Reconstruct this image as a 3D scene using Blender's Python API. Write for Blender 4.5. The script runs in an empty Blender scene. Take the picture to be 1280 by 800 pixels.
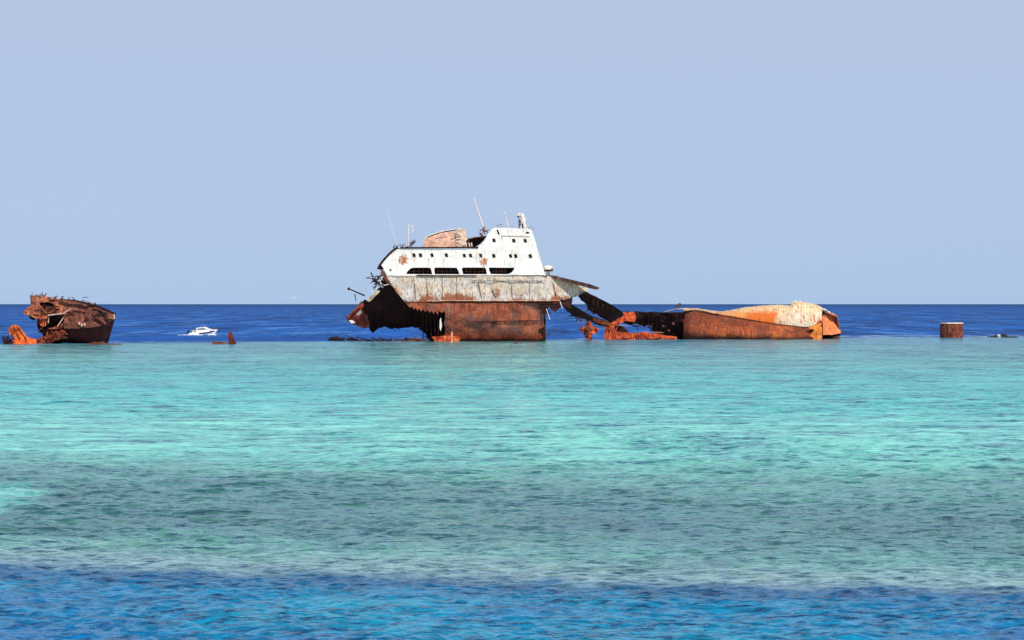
import bpy, bmesh, math, random
import numpy as np
from mathutils import Vector, noise
from mathutils.geometry import delaunay_2d_cdt

sc = bpy.context.scene
R = math.radians
F = 3000.0          # focal length in photo pixels (photo 1280 wide)
H = 6.53            # eye height above the water
HZ = 380.0          # horizon row of the photo

# ------------------------------------------------------------------ camera
cd = bpy.data.cameras.new('camera'); cam = bpy.data.objects.new('camera', cd)
sc.collection.objects.link(cam)
cam.location = (0, 0, H); cam.rotation_euler = (R(90), 0, 0)
cd.sensor_width = 36.0; cd.lens = 36.0 * F / 1280.0
cd.shift_y = -20.0 / 1280.0
cd.clip_start = 0.5; cd.clip_end = 200000.0
sc.camera = cam

# ------------------------------------------------------------------ sky + sun
SUN_EL, SUN_AZ = 47.0, 152.0      # azimuth measured clockwise from +Y (view direction)
w = bpy.data.worlds.new('World'); sc.world = w; w.use_nodes = True
nt = w.node_tree; nt.nodes.clear()
sky = nt.nodes.new('ShaderNodeTexSky'); sky.sky_type = 'NISHITA'; sky.sun_disc = False
sky.sun_elevation = R(SUN_EL); sky.sun_rotation = R(SUN_AZ)
sky.air_density = 0.55; sky.dust_density = 0.25; sky.ozone_density = 2.2; sky.altitude = 0
tint = nt.nodes.new('ShaderNodeMix'); tint.data_type = 'RGBA'; tint.blend_type = 'MULTIPLY'
tint.inputs[0].default_value = 1.0; tint.inputs[7].default_value = (1.0, 0.93, 1.06, 1)
bg = nt.nodes.new('ShaderNodeBackground'); bg.inputs[1].default_value = 0.105
wo = nt.nodes.new('ShaderNodeOutputWorld')
nt.links.new(sky.outputs[0], tint.inputs[6]); nt.links.new(tint.outputs[2], bg.inputs[0])
nt.links.new(bg.outputs[0], wo.inputs[0])
# even summer haze low over the sea: pale blue-grey layer fading into the clear sky by about 25 degrees up
tc = nt.nodes.new('ShaderNodeTexCoord'); sx = nt.nodes.new('ShaderNodeSeparateXYZ'); nt.links.new(tc.outputs['Generated'], sx.inputs[0])
hz = nt.nodes.new('ShaderNodeValToRGB'); nt.links.new(sx.outputs[2], hz.inputs[0])
hz.color_ramp.elements[0].position = 0.0; hz.color_ramp.elements[0].color = (0.392, 0.545, 0.790, 1)
hz.color_ramp.elements[1].position = 0.13; hz.color_ramp.elements[1].color = (0.490, 0.590, 0.780, 1)
e_ = hz.color_ramp.elements.new(0.035); e_.color = (0.440, 0.555, 0.775, 1)
k_ = nt.nodes.new('ShaderNodeVectorMath'); k_.operation = 'SCALE'; k_.inputs[3].default_value = 1 / 0.105; nt.links.new(hz.outputs[0], k_.inputs[0])
mr = nt.nodes.new('ShaderNodeMapRange'); mr.interpolation_type = 'SMOOTHSTEP'; nt.links.new(sx.outputs[2], mr.inputs[0])
mr.inputs[1].default_value = 0.12; mr.inputs[2].default_value = 0.45; mr.inputs[3].default_value = 0.9; mr.inputs[4].default_value = 0.0
hm = nt.nodes.new('ShaderNodeMix'); hm.data_type = 'RGBA'; nt.links.new(mr.outputs[0], hm.inputs[0])
nt.links.new(tint.outputs[2], hm.inputs[6]); nt.links.new(k_.outputs[0], hm.inputs[7]); nt.links.new(hm.outputs[2], bg.inputs[0])

sd = bpy.data.lights.new('sun', 'SUN'); sd.energy = 4.3; sd.angle = R(0.53); sd.color = (1.0, 0.95, 0.87)
sun = bpy.data.objects.new('sun', sd); sc.collection.objects.link(sun)
tosun = Vector((math.sin(R(SUN_AZ)) * math.cos(R(SUN_EL)), math.cos(R(SUN_AZ)) * math.cos(R(SUN_EL)), math.sin(R(SUN_EL))))
sun.rotation_euler = tosun.to_track_quat('Z', 'Y').to_euler()
sc.view_settings.view_transform = 'Standard'; sc.view_settings.look = 'None'
sc.view_settings.gamma = 1.0; sc.view_settings.exposure = 0.0
sc.view_settings.use_curve_mapping = False

# ------------------------------------------------------------------ node helpers
def lin(r, g, b):
    f = lambda c: (c / 255 / 12.92) if c / 255 <= 0.04045 else ((c / 255 + 0.055) / 1.055) ** 2.4
    return (f(r), f(g), f(b), 1.0)

class NB:
    def __init__(s, name):
        s.m = bpy.data.materials.new(name); s.m.use_nodes = True
        s.t = s.m.node_tree; s.t.nodes.clear()
    def n(s, typ, **kw):
        nd = s.t.nodes.new(typ)
        for k, v in kw.items(): setattr(nd, k, v)
        return nd
    def l(s, a, b): s.t.links.new(a, b)
    def put(s, v, sock):
        if isinstance(v, bpy.types.NodeSocket): s.l(v, sock)
        else: sock.default_value = v
    def math(s, op, a, b=0.0, c=None, clamp=False):
        nd = s.n('ShaderNodeMath', operation=op); nd.use_clamp = clamp
        s.put(a, nd.inputs[0]); s.put(b, nd.inputs[1])
        if c is not None: s.put(c, nd.inputs[2])
        return nd.outputs[0]
    def vmath(s, op, a, b=(0, 0, 0)):
        nd = s.n('ShaderNodeVectorMath', operation=op)
        s.put(a, nd.inputs[0]); s.put(b, nd.inputs[1])
        return nd.outputs[0]
    def scale(s, a, f):
        nd = s.n('ShaderNodeVectorMath', operation='SCALE'); s.put(a, nd.inputs[0]); s.put(f, nd.inputs[3]); return nd.outputs[0]
    def noise(s, vec, scale, detail=4, rough=0.55, sc3=None, off=(0, 0, 0)):
        if sc3 or off != (0, 0, 0):
            mp = s.n('ShaderNodeMapping'); s.l(vec, mp.inputs[0]); mp.inputs[3].default_value = sc3 or (1, 1, 1)
            mp.inputs[1].default_value = off; vec = mp.outputs[0]
        nd = s.n('ShaderNodeTexNoise'); s.l(vec, nd.inputs['Vector'])
        nd.inputs['Scale'].default_value = scale; nd.inputs['Detail'].default_value = detail
        nd.inputs['Roughness'].default_value = rough
        return nd
    def step(s, v, lo, hi, a=0.0, b=1.0, kind='SMOOTHSTEP'):
        nd = s.n('ShaderNodeMapRange', interpolation_type=kind); s.put(v, nd.inputs[0])
        s.put(lo, nd.inputs[1]); s.put(hi, nd.inputs[2]); s.put(a, nd.inputs[3]); s.put(b, nd.inputs[4])
        return nd.outputs[0]
    def mix(s, f, a, b, mode='MIX'):
        nd = s.n('ShaderNodeMix', data_type='RGBA', blend_type=mode)
        s.put(f, nd.inputs[0]); s.put(a, nd.inputs[6]); s.put(b, nd.inputs[7]); return nd.outputs[2]
    def ramp(s, v, stops, interp='LINEAR'):
        nd = s.n('ShaderNodeValToRGB'); cr = nd.color_ramp; cr.interpolation = interp; s.put(v, nd.inputs[0])
        while len(cr.elements) < len(stops): cr.elements.new(0.5)
        for e, (p, c) in zip(cr.elements, stops): e.position = p; e.color = c
        return nd.outputs[0]
    def finish(s, col, rough=0.8, bump=None, bstr=0.4, bdist=0.05, metal=0.0, spec=0.3):
        b = s.n('ShaderNodeBsdfPrincipled'); s.put(col, b.inputs['Base Color']); s.put(rough, b.inputs['Roughness'])
        b.inputs['Metallic'].default_value = metal; b.inputs['Specular IOR Level'].default_value = spec
        if bump is not None:
            bn = s.n('ShaderNodeBump'); bn.inputs['Strength'].default_value = bstr; bn.inputs['Distance'].default_value = bdist
            s.l(bump, bn.inputs['Height']); s.l(bn.outputs[0], b.inputs['Normal'])
        o = s.n('ShaderNodeOutputMaterial'); s.l(b.outputs[0], o.inputs[0]); return s.m

def objco(b): return b.n('ShaderNodeTexCoord').outputs['Object']

def rust_mat(name, stops, big=0.30, streak=0.5, low_col=None, low=(0.2, 1.8), speck=None, speck_at=0.62, patch=None):
    b = NB(name); o = objco(b)
    n1 = b.noise(o, big, 8, 0.62, (1, 1, 0.75)).outputs[0]
    n2 = b.noise(o, 1.0, 6, 0.7, (2.6, 2.6, 0.22), (3, 1, 7)).outputs[0]
    v = b.math('ADD', b.math('MULTIPLY', n1, 1 - streak), b.math('MULTIPLY', n2, streak))
    v = b.step(v, 0.34, 0.66, kind='LINEAR')
    col = b.ramp(v, stops)
    fine = b.noise(o, 4.5, 6, 0.75).outputs[0]
    col = b.mix(1.0, col, b.ramp(fine, [(0.32, (0.38, 0.36, 0.36, 1)), (0.5, (1, 1, 1, 1)), (0.68, (1.6, 1.5, 1.4, 1))]), 'MULTIPLY')
    if patch:
        n4 = b.noise(o, .22, 7, 0.65, off=(21, 14, 2)).outputs[0]
        col = b.mix(b.math('MULTIPLY', b.step(n4, .50, .60), .65), col, patch)
    if speck:
        n3 = b.noise(o, 1.1, 7, 0.72, off=(11, 4, 2)).outputs[0]
        col = b.mix(b.step(n3, speck_at, speck_at + 0.08), col, speck)
    if low_col:
        z = b.n('ShaderNodeSeparateXYZ'); b.l(o, z.inputs[0])
        zz = b.math('ADD', z.outputs[2], b.math('MULTIPLY', b.math('SUBTRACT', n1, 0.5), 3.5))
        col = b.mix(b.step(zz, low[1], low[0]), col, low_col)
    return b.finish(col, 0.85, b.noise(o, 2.5, 8, 0.7).outputs[0], 0.6, 0.12)

M = {}
M['rust'] = rust_mat('rust_red_brown', [(0.0, lin(54, 30, 26)), (0.3, lin(118, 60, 42)), (0.6, lin(158, 84, 58)), (1.0, lin(192, 122, 92))],
                     low_col=lin(132, 46, 22), low=(0.2, 2.0), speck=lin(186, 96, 56), speck_at=0.58, patch=lin(104, 78, 74))
M['rust_dark'] = rust_mat('rust_dark', [(0.0, lin(15, 6, 5)), (0.4, lin(38, 15, 12)), (0.8, lin(66, 29, 22)), (1.0, lin(108, 56, 42))], speck=lin(88, 40, 24), speck_at=0.66)  # dark rust, also standing in for the shade of torn interiors
M['rust_brown'] = rust_mat('rust_brown', [(0.0, lin(48, 26, 22)), (0.35, lin(92, 52, 42)), (0.65, lin(128, 76, 60)), (1.0, lin(168, 110, 90))], speck=lin(176, 92, 56), big=0.6, speck_at=0.6)
M['rust_orange'] = rust_mat('rust_orange', [(0.0, lin(60, 22, 14)), (0.3, lin(136, 50, 26)), (0.6, lin(200, 84, 38)), (1.0, lin(236, 150, 90))], big=1.1, streak=0.4, speck=lin(80, 32, 22), speck_at=.60)
M['hull_orange'] = rust_mat('rust_hull_orange', [(0.0, lin(58, 28, 22)), (0.3, lin(112, 52, 34)), (0.6, lin(158, 78, 40)), (1.0, lin(204, 118, 62))],
                     big=0.14, streak=0.6, low_col=lin(66, 30, 22), low=(0.0, 1.3), speck=lin(200, 98, 38), speck_at=0.62, patch=lin(98, 52, 40))

def peel_mat(name, cols, rust_from_z, rustc, crack=0.55):
    """pale paint flaking off rusty plates: rust eats in from the lower edge"""
    b = NB(name); o = objco(b)
    big = b.noise(o, 0.35, 6, 0.6).outputs[0]
    col = b.ramp(b.step(big, 0.35, 0.65, kind='LINEAR'), cols)
    st = b.noise(o, 1.0, 8, 0.8, (3.2, 3.2, 0.55), (5, 2, 1)).outputs[0]
    st2 = b.noise(o, 1.0, 8, 0.8, (5.5, 5.5, 1.1), (8, 2, 5)).outputs[0]
    col = b.mix(1.0, col, b.ramp(st2, [(.38, (.30, .25, .21, 1)), (.48, (.90, .88, .85, 1)), (.62, (1.22, 1.2, 1.16, 1))]), 'MULTIPLY')
    col = b.mix(b.math('MULTIPLY', b.step(st, crack, crack + 0.07), .8), col, rustc)
    fl = b.noise(o, 3.2, 7, 0.75, (1, 1, 0.6), (1, 9, 4)).outputs[0]
    col = b.mix(b.math('MULTIPLY', b.step(fl, 0.54, 0.60), 0.8), col, lin(126, 98, 74))
    z = b.n('ShaderNodeSeparateXYZ'); b.l(o, z.inputs[0])
    zz = b.math('ADD', z.outputs[2], b.math('MULTIPLY', b.math('SUBTRACT', st, 0.5), 5.0))
    zz = b.math('ADD', zz, b.math('MULTIPLY', b.math('SUBTRACT', big, 0.5), 8.5))
    col = b.mix(b.step(zz, rust_from_z, rust_from_z - 0.9), col, rustc)
    return b.finish(col, 0.8, b.noise(o, 3.5, 8, 0.75).outputs[0], 0.6, 0.1)
M['peel'] = peel_mat('flaking_grey_paint', [(0.0, lin(200, 172, 144)), (0.4, lin(208, 192, 174)), (1.0, lin(212, 206, 204))], 8.25, lin(146, 86, 60), .56)
M['peel_cream'] = peel_mat('flaking_cream_paint', [(0.0, lin(206, 160, 112)), (0.4, lin(226, 200, 160)), (1.0, lin(236, 224, 200))], 3.2, lin(200, 104, 40), 0.58)

M['peel_cream2'] = peel_mat('flaking_pinkish_paint', [(0.0, lin(196, 150, 124)), (0.4, lin(210, 184, 164)), (1.0, lin(220, 206, 196))], -5, lin(160, 96, 66), 0.58)

def white_mat():
    b = NB('weathered_white_paint'); o = objco(b)
    st = b.noise(o, 1.0, 7, 0.7, (2.2, 2.2, 0.35)).outputs[0]
    col = b.mix(b.step(st, 0.60, 0.72), lin(236, 232, 226), lin(210, 190, 166))
    fl = b.noise(o, 2.3, 8, 0.75, off=(4, 4, 9)).outputs[0]
    col = b.mix(b.math('MULTIPLY', b.step(fl, 0.64, 0.70), 0.6), col, lin(150, 96, 66))
    # two large patches where the paint has come off down to the rust
    for (cx, cz, rx, rz) in RUST_SPOTS:
        d = b.vmath('MULTIPLY', b.vmath('SUBTRACT', o, (cx, 0, cz)), (1 / rx, 0, 1 / rz))
        ln = b.n('ShaderNodeVectorMath', operation='LENGTH'); b.l(d, ln.inputs[0])
        v = b.math('ADD', ln.outputs['Value'], b.math('MULTIPLY', b.math('SUBTRACT', fl, 0.5), 4.0))
        col = b.mix(b.step(v, 1.0, 0.75), col, b.mix(b.step(st, 0.4, 0.6), lin(150, 84, 50), lin(206, 160, 130)))
    z = b.n('ShaderNodeSeparateXYZ'); b.l(o, z.inputs[0])
    for zr in WIN_ROWS:      # rust weeping down from the window sills and the deck edge
        dz = b.math('SUBTRACT', zr, z.outputs[2])
        run = b.math('MULTIPLY', b.step(dz, 0.0, 0.1), b.step(dz, 2.2, 0.2))
        rs = b.noise(o, 1.0, 5, 0.7, (2.6, 2.6, 0.12), (zr, 3, 1)).outputs[0]
        col = b.mix(b.math('MULTIPLY', run, b.step(rs, .52, .64, 0, .65)), col, lin(186, 138, 104))
    g2 = b.noise(o, .45, 6, .7, off=(2, 0, 6)).outputs[0]
    col = b.mix(1.0, col, b.ramp(g2, [(.36, (.84, .81, .77, 1)), (.52, (1, .99, .97, 1))]), 'MULTIPLY')
    return b.finish(col, 0.6, fl, 0.4, 0.08)

def plain(name, c, rough=0.6, var=0.25, metal=0.0, sc_=2.0):
    b = NB(name); o = objco(b)
    n = b.noise(o, sc_, 6, 0.65).outputs[0]
    d = tuple(x * (1 - var) for x in c[:3]) + (1,); e = tuple(min(1, x * (1 + var)) for x in c[:3]) + (1,)
    return b.finish(b.ramp(n, [(0.35, d), (0.65, e)]), rough, n, 0.2, 0.03, metal)

# ------------------------------------------------------------------ object helpers
col_ = sc.collection
def W(px, py, D):
    return Vector(((px - 640) / F * D, D, H + (HZ - py) / F * D))
def thing(name, label, cat, px, D, group=None):
    o = bpy.data.objects.new(name, None); col_.objects.link(o); o.empty_display_size = 1
    o.location = ((px - 640) / F * D, D, 0); o['label'] = label; o['category'] = cat
    if group: o['group'] = group
    return o
SCRAP = {}
def islands(bm, gap=0.2):
    bm.verts.index_update(); seen = [-1] * len(bm.verts); bm.verts.ensure_lookup_table(); boxes = []
    for v in bm.verts:
        if seen[v.index] >= 0: continue
        k = len(boxes); st = [v]; seen[v.index] = k; lo = Vector(v.co); hi = Vector(v.co)
        while st:
            u = st.pop()
            for i in range(3): lo[i] = min(lo[i], u.co[i]); hi[i] = max(hi[i], u.co[i])
            for e in u.link_edges:
                t = e.other_vert(u)
                if seen[t.index] < 0: seen[t.index] = k; st.append(t)
        boxes.append((lo, hi))
    par = list(range(len(boxes)))
    def find(a):
        while par[a] != a: a = par[a]
        return a
    for a in range(len(boxes)):
        for b in range(a):
            if all(boxes[a][0][i] - gap < boxes[b][1][i] and boxes[b][0][i] - gap < boxes[a][1][i] for i in range(3)): par[find(a)] = find(b)
    return [find(k) for k in seen]
def obj(name, bm, mat, parent=None, smooth=False, loc=None, recalc=True):
    sb = SCRAP.pop(id(bm), None)
    if sb is not None:
        if len(bm.verts) == 0: bm.free(); bm = sb
        else: q = obj('bent_scrap', sb, mat, parent)
    isl = islands(bm) if parent is not None else [0]
    if len(set(isl)) > 1 and sb is not bm and len(set(isl)) < 60:
        last = None
        for g in sorted(set(isl)):
            c = bm.copy(); c.verts.ensure_lookup_table()
            bmesh.ops.delete(c, geom=[v for v in c.verts if isl[v.index] != g], context='VERTS')
            o = obj1(name, c, mat, parent, smooth, loc, recalc); last = last or o
        bm.free(); return last
    o = obj1(name, bm, mat, parent, smooth, loc, recalc)
    if name == 'bent_scrap' or sb is bm: o['kind'] = 'stuff'
    return o
def obj1(name, bm, mat, parent=None, smooth=False, loc=None, recalc=True):
    if recalc: bmesh.ops.recalc_face_normals(bm, faces=bm.faces)
    me = bpy.data.meshes.new(name); bm.to_mesh(me); bm.free()
    if smooth: me.polygons.foreach_set('use_smooth', [True] * len(me.polygons))
    o = bpy.data.objects.new(name, me); col_.objects.link(o); me.materials.append(mat)
    if parent: o.parent = parent
    if loc: o.location = loc
    return o
def tag(o, label, cat, group=None):
    o['label'] = label; o['category'] = cat
    if group: o['group'] = group
    return o

def inside(p, poly):
    x, y = p; c = False; j = len(poly) - 1
    for i in range(len(poly)):
        xi, yi = poly[i]; xj, yj = poly[j]
        if (yi > y) != (yj > y) and x < (xj - xi) * (y - yi) / (yj - yi) + xi: c = not c
        j = i
    return c
def jag(pts, step, amp, seed=1, closed=False):
    """torn plate edge: subdivide a polyline and push the new points about"""
    rnd = random.Random(seed); out = []; n = len(pts)
    for i in range(n if closed else n - 1):
        a, b = Vector(pts[i]), Vector(pts[(i + 1) % n]); L = (b - a).length; k = max(1, int(L / step))
        nrm = Vector((-(b - a).y, (b - a).x)) / max(L, 1e-6)
        for q in range(k):
            t = q / k; p = a.lerp(b, t)
            if q: p = p + nrm * rnd.uniform(-amp, amp) + (b - a) / max(L, 1e-6) * rnd.uniform(-.3, .3) * step
            out.append((p.x, p.y))
    if not closed: out.append(tuple(pts[-1]))
    return out
class Frame:
    """turns photo pixels at a distance into the local metres of one thing"""
    def __init__(s, root, D): s.r = root; s.D = D; s.o = Vector(root.location)
    def p(s, px, py, dy=0.0):
        return W(px, py, s.D + dy) - s.o
def plate(bm, fr, outline, dep=0.0, thick=0.12, holes=(), grid=4.0, dent=0.0, seed=0.0, tdir=None):
    """plate with a free outline, optional openings, real thickness and dents; dep(px,py) bends it away from the eye"""
    df = dep if callable(dep) else (lambda x, y: dep)
    vs = [Vector(p) for p in outline]; ed = [(i, (i + 1) % len(outline)) for i in range(len(outline))]
    for h in holes:
        b0 = len(vs); vs += [Vector(p) for p in h]; ed += [(b0 + i, b0 + (i + 1) % len(h)) for i in range(len(h))]
    x0 = min(p[0] for p in outline); x1 = max(p[0] for p in outline); y0 = min(p[1] for p in outline); y1 = max(p[1] for p in outline)
    x = x0 + grid / 2; k = 0
    while x < x1:
        y = y0 + grid / 2 + (k % 2) * grid / 2
        while y < y1:
            if inside((x, y), outline) and not any(inside((x, y), h) for h in holes): vs.append(Vector((x + 0.01 * k, y)))
            y += grid
        x += grid; k += 1
    cv, ce, cf, *_ = delaunay_2d_cdt(vs, ed, [], 0, 1e-4)
    def to3(v):
        d = df(v[0], v[1]); p = fr.p(v[0], v[1], d)
        if dent:
            p = p + Vector((0, dent * (noise.fractal(p * 0.45 + Vector((seed, 0, 0)), 1.0, 2.0, 3)), 0))
        return p
    P = [to3(v) for v in cv]
    td = Vector(tdir) if tdir else Vector((0, 1, 0))
    A = [bm.verts.new(p) for p in P]; B = [bm.verts.new(p + td * thick) for p in P]
    cnt = {}
    for f in cf:
        c = ((cv[f[0]][0] + cv[f[1]][0] + cv[f[2]][0]) / 3, (cv[f[0]][1] + cv[f[1]][1] + cv[f[2]][1]) / 3)
        if not inside(c, outline) or any(inside(c, h) for h in holes): continue
        try:
            bm.faces.new([A[i] for i in f]); bm.faces.new([B[i] for i in reversed(f)])
        except ValueError: continue
        for a, b in ((f[0], f[1]), (f[1], f[2]), (f[2], f[0])):
            key = (min(a, b), max(a, b)); cnt[key] = cnt.get(key, 0) + 1
    for (a, b), c in cnt.items():
        if c == 1:
            try: bm.faces.new([A[a], A[b], B[b], B[a]])
            except ValueError: pass
    for v in [v for v in bm.verts if not v.link_faces]: bm.verts.remove(v)
    return bm
def band(bm, fr, pts, d0, d1, thick=0.1):
    """strip running back from a polyline (deck edge, roof, end wall) from depth d0 to d1"""
    o = fr.D
    a = [fr.p(x, y, d0) for x, y in pts]; b = [p + Vector((0, d1 - d0, 0)) for p in a]
    for i in range(len(pts) - 1):
        q = [a[i], a[i + 1], b[i + 1], b[i]]
        e = (a[i + 1] - a[i]); nr = Vector((-e.z, 0, e.x)).normalized() * thick
        t = [bm.verts.new(v) for v in q]; u = [bm.verts.new(v - nr) for v in q]
        bm.faces.new(t); bm.faces.new(u[::-1])
        for k in range(4): bm.faces.new([t[k], t[(k + 1) % 4], u[(k + 1) % 4], u[k]])
def tube(bm, p, q, r, r2=None, n=8):
    p, q = Vector(p), Vector(q); r2 = r if r2 is None else r2
    z = (q - p).normalized(); x = z.orthogonal().normalized(); y = z.cross(x)
    a = [bm.verts.new(p + (x * math.cos(t) + y * math.sin(t)) * r) for t in [2 * math.pi * i / n for i in range(n)]]
    b = [bm.verts.new(q + (x * math.cos(t) + y * math.sin(t)) * r2) for t in [2 * math.pi * i / n for i in range(n)]]
    for i in range(n): bm.faces.new([a[i], a[(i + 1) % n], b[(i + 1) % n], b[i]])
    bm.faces.new(a[::-1]); bm.faces.new(b)
def bar(bm, p, q, wd, ht):
    """flat or square section bar between two points"""
    p, q = Vector(p), Vector(q); z = (q - p).normalized()
    x = z.cross(Vector((0, 0, 1)))
    x = x.normalized() if x.length > 0.05 else Vector((1, 0, 0)); y = z.cross(x).normalized()
    c = [(-1, -1), (1, -1), (1, 1), (-1, 1)]
    a = [bm.verts.new(p + x * s * wd / 2 + y * t * ht / 2) for s, t in c]; b = [bm.verts.new(q + x * s * wd / 2 + y * t * ht / 2) for s, t in c]
    for i in range(4): bm.faces.new([a[i], a[(i + 1) % 4], b[(i + 1) % 4], b[i]])
    bm.faces.new(a[::-1]); bm.faces.new(b)
def loft(bm, rings, close=False, caps=False):
    V_ = [[bm.verts.new(p) for p in r] for r in rings]; n = len(rings[0])
    for i in range(len(V_) - 1):
        for j in range(n if close else n - 1):
            q = [V_[i][j], V_[i][(j + 1) % n], V_[i + 1][(j + 1) % n], V_[i + 1][j]]
            try: bm.faces.new(q)
            except ValueError: pass
    if caps: bm.faces.new(V_[0][::-1]); bm.faces.new(V_[-1])
def ip(pts, x):
    if x <= pts[0][0]: return pts[0][1]
    for (a, b), (c, d) in zip(pts, pts[1:]):
        if x <= c: return b + (d - b) * (x - a) / (c - a)
    return pts[-1][1]
def tangle(bm, fr, pts, n, seed, L=(0.6, 2.2), dyr=(0, 4), wr=(0.06, 0.22), spread=2.5, er=(-0.7, 1.1)):
    """loose torn frames and strips round the given photo points"""
    rnd = random.Random(seed)
    if id(bm) not in SCRAP: SCRAP[id(bm)] = bmesh.new()
    bm = SCRAP[id(bm)]
    for i in range(n):
        px, py = rnd.choice(pts); p = fr.p(px + rnd.uniform(-spread, spread), py + rnd.uniform(-spread, spread), rnd.uniform(*dyr))
        a = rnd.uniform(-math.pi, math.pi); e = rnd.uniform(*er); l = rnd.uniform(*L)
        q = p + Vector((math.cos(a) * math.cos(e), math.sin(a) * math.cos(e) * .6, math.sin(e))) * l
        bar(bm, p, q, rnd.uniform(*wr), rnd.uniform(*wr))

# ------------------------------------------------------------------ the sea
def sea_material():
    b = NB('sea_water'); geo = b.n('ShaderNodeNewGeometry'); P = geo.outputs['Position']
    s = b.n('ShaderNodeSeparateXYZ'); b.l(P, s.inputs[0]); X, Y = s.outputs[0], s.outputs[1]
    nb = b.math('SUBTRACT', b.noise(P, 0.035, 5, 0.6).outputs[0], 0.5)          # large patches
    nm = b.math('SUBTRACT', b.noise(P, 0.16, 5, 0.6, off=(30, 7, 0)).outputs[0], 0.5)   # coral heads
    nf = b.math('SUBTRACT', b.noise(P, 0.7, 5, 0.65, off=(3, 70, 0)).outputs[0], 0.5)
    # --- lagoon floor seen through the water, along the view distance
    t = b.math('ADD', Y, b.math('MULTIPLY', X, 0.20))
    t = b.math('ADD', t, b.math('MULTIPLY', nb, b.math('MULTIPLY', Y, 0.38)))
    t = b.math('ADD', t, b.math('MULTIPLY', nm, b.math('MULTIPLY', Y, 0.34)))
    t = b.math('DIVIDE', b.math('SUBTRACT', t, 50), 450, clamp=True)
    pos = lambda y: (y - 50) / 450
    lag = b.ramp(t, [(pos(52), C['pale']), (pos(60), C['reefg']), (pos(66), C['reef']), (pos(79), C['reef']), (pos(90), C['reefg']), (pos(104), C['mint']),
                     (pos(125), C['mint']), (pos(160), C['turq']), (pos(215), C['turq2']), (pos(270), C['farlag']), (pos(330), C['farlag2']), (pos(440), C['farlag3'])])
    lag = b.mix(b.math('MULTIPLY', b.step(nm, 0.0, 0.14), b.step(t, pos(112), pos(84), 0.10, 0.6)), lag, C['weed'])
    lag = b.mix(b.math('MULTIPLY', b.step(nf, 0.04, 0.2), b.step(t, pos(110), pos(80), 0.0, 0.35)), lag, C['weed2'])
    # sand pocket on the left
    dx = b.vmath('MULTIPLY', b.vmath('SUBTRACT', P, (-18.0, 80, 0)), (1 / 3.2, 1 / 9.0, 0))
    ln = b.n('ShaderNodeVectorMath', operation='LENGTH'); b.l(dx, ln.inputs[0])
    v = b.math('ADD', ln.outputs['Value'], b.math('MULTIPLY', nm, 1.6))
    lag = b.mix(b.step(v, 1.0, 0.55, 0, 0.85), lag, C['mint'])
    # --- near drop-off: deep blue water in front of the reef edge
    e = b.math('ADD', Y, b.math('MULTIPLY', X, 0.24)); e = b.math('ADD', e, b.math('MULTIPLY', nb, 7.0)); e = b.math('ADD', e, b.math('MULTIPLY', nf, 1.2))
    near = b.step(b.math('ADD', e, b.math('MULTIPLY', nf, 3.0)), 58.4, 55.6)
    pale = b.math('MULTIPLY', b.step(e, 62.5, 57.5), 0.75)
    lag = b.mix(pale, lag, C['pale'])
    nd = b.mix(b.step(b.math('ADD', nb, b.math('MULTIPLY', nm, 0.5)), -0.12, 0.16), C['near1'], C['near2'])
    nd = b.mix(b.step(e, 52.5, 56.5, 0, 0.8), nd, C['near3'])
    c = b.mix(near, lag, nd)
    # --- far drop-off behind the wrecks
    g = b.math('ADD', Y, b.math('MULTIPLY', X, -0.5)); g = b.math('ADD', g, b.math('MULTIPLY', nb, 22))
    far = b.step(g, 418, 447)
    dp = b.mix(b.step(Y, 450, 1500), C['deep1'], C['deep2'])
    dp = b.mix(b.step(Y, 1500, 9000), dp, C['deep3'])
    c = b.mix(far, c, dp)
    # thin lines of foam where the swell meets the outer reef edge
    fo = b.noise(P, 0.09, 6, 0.7, (0.35, 1.0, 1.0), (9, 3, 0)).outputs[0]
    gate = b.math('MULTIPLY', b.step(g, 424, 434), b.step(g, 470, 446))
    foam = b.math('MULTIPLY', b.step(b.math('ADD', fo, b.step(X, -10, 70, -.07, .01)), 0.51, 0.60), gate)
    fo2 = b.noise(P, 0.05, 7, 0.75, (0.5, 1.4, 1.0), (2, 33, 0)).outputs[0]
    caps = b.math('MULTIPLY', b.step(fo2, 0.66, 0.72), b.math('MULTIPLY', b.step(Y, 460, 560), b.step(Y, 2600, 1200)))
    foam = b.math('MAXIMUM', b.math('MULTIPLY', foam, 0.8), b.math('MULTIPLY', caps, 0.45))
    c = b.mix(foam, c, lin(225, 230, 235))
    # ripple light and shade painted in: noise flecks multiply the water colour
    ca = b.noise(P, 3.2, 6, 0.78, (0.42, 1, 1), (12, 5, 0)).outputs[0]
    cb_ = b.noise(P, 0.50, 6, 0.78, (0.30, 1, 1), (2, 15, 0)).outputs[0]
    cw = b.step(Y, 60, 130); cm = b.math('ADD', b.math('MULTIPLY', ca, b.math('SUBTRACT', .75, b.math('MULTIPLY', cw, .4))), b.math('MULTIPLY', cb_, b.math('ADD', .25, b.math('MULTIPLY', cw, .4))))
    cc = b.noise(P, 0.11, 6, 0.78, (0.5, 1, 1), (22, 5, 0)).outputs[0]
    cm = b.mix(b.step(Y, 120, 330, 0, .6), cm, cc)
    wa = b.noise(P, 1.0, 6, 0.7, (0.11, 0.016, 1), (2, 5, 0)).outputs[0]     # swell shading painted into the colour far out
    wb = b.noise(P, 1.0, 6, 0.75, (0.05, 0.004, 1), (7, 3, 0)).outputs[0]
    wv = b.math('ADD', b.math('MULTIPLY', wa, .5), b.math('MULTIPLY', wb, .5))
    cm = b.mix(b.step(Y, 400, 560), cm, b.math('ADD', b.math('MULTIPLY', cm, .15), b.math('MULTIPLY', wv, .85)))
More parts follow.
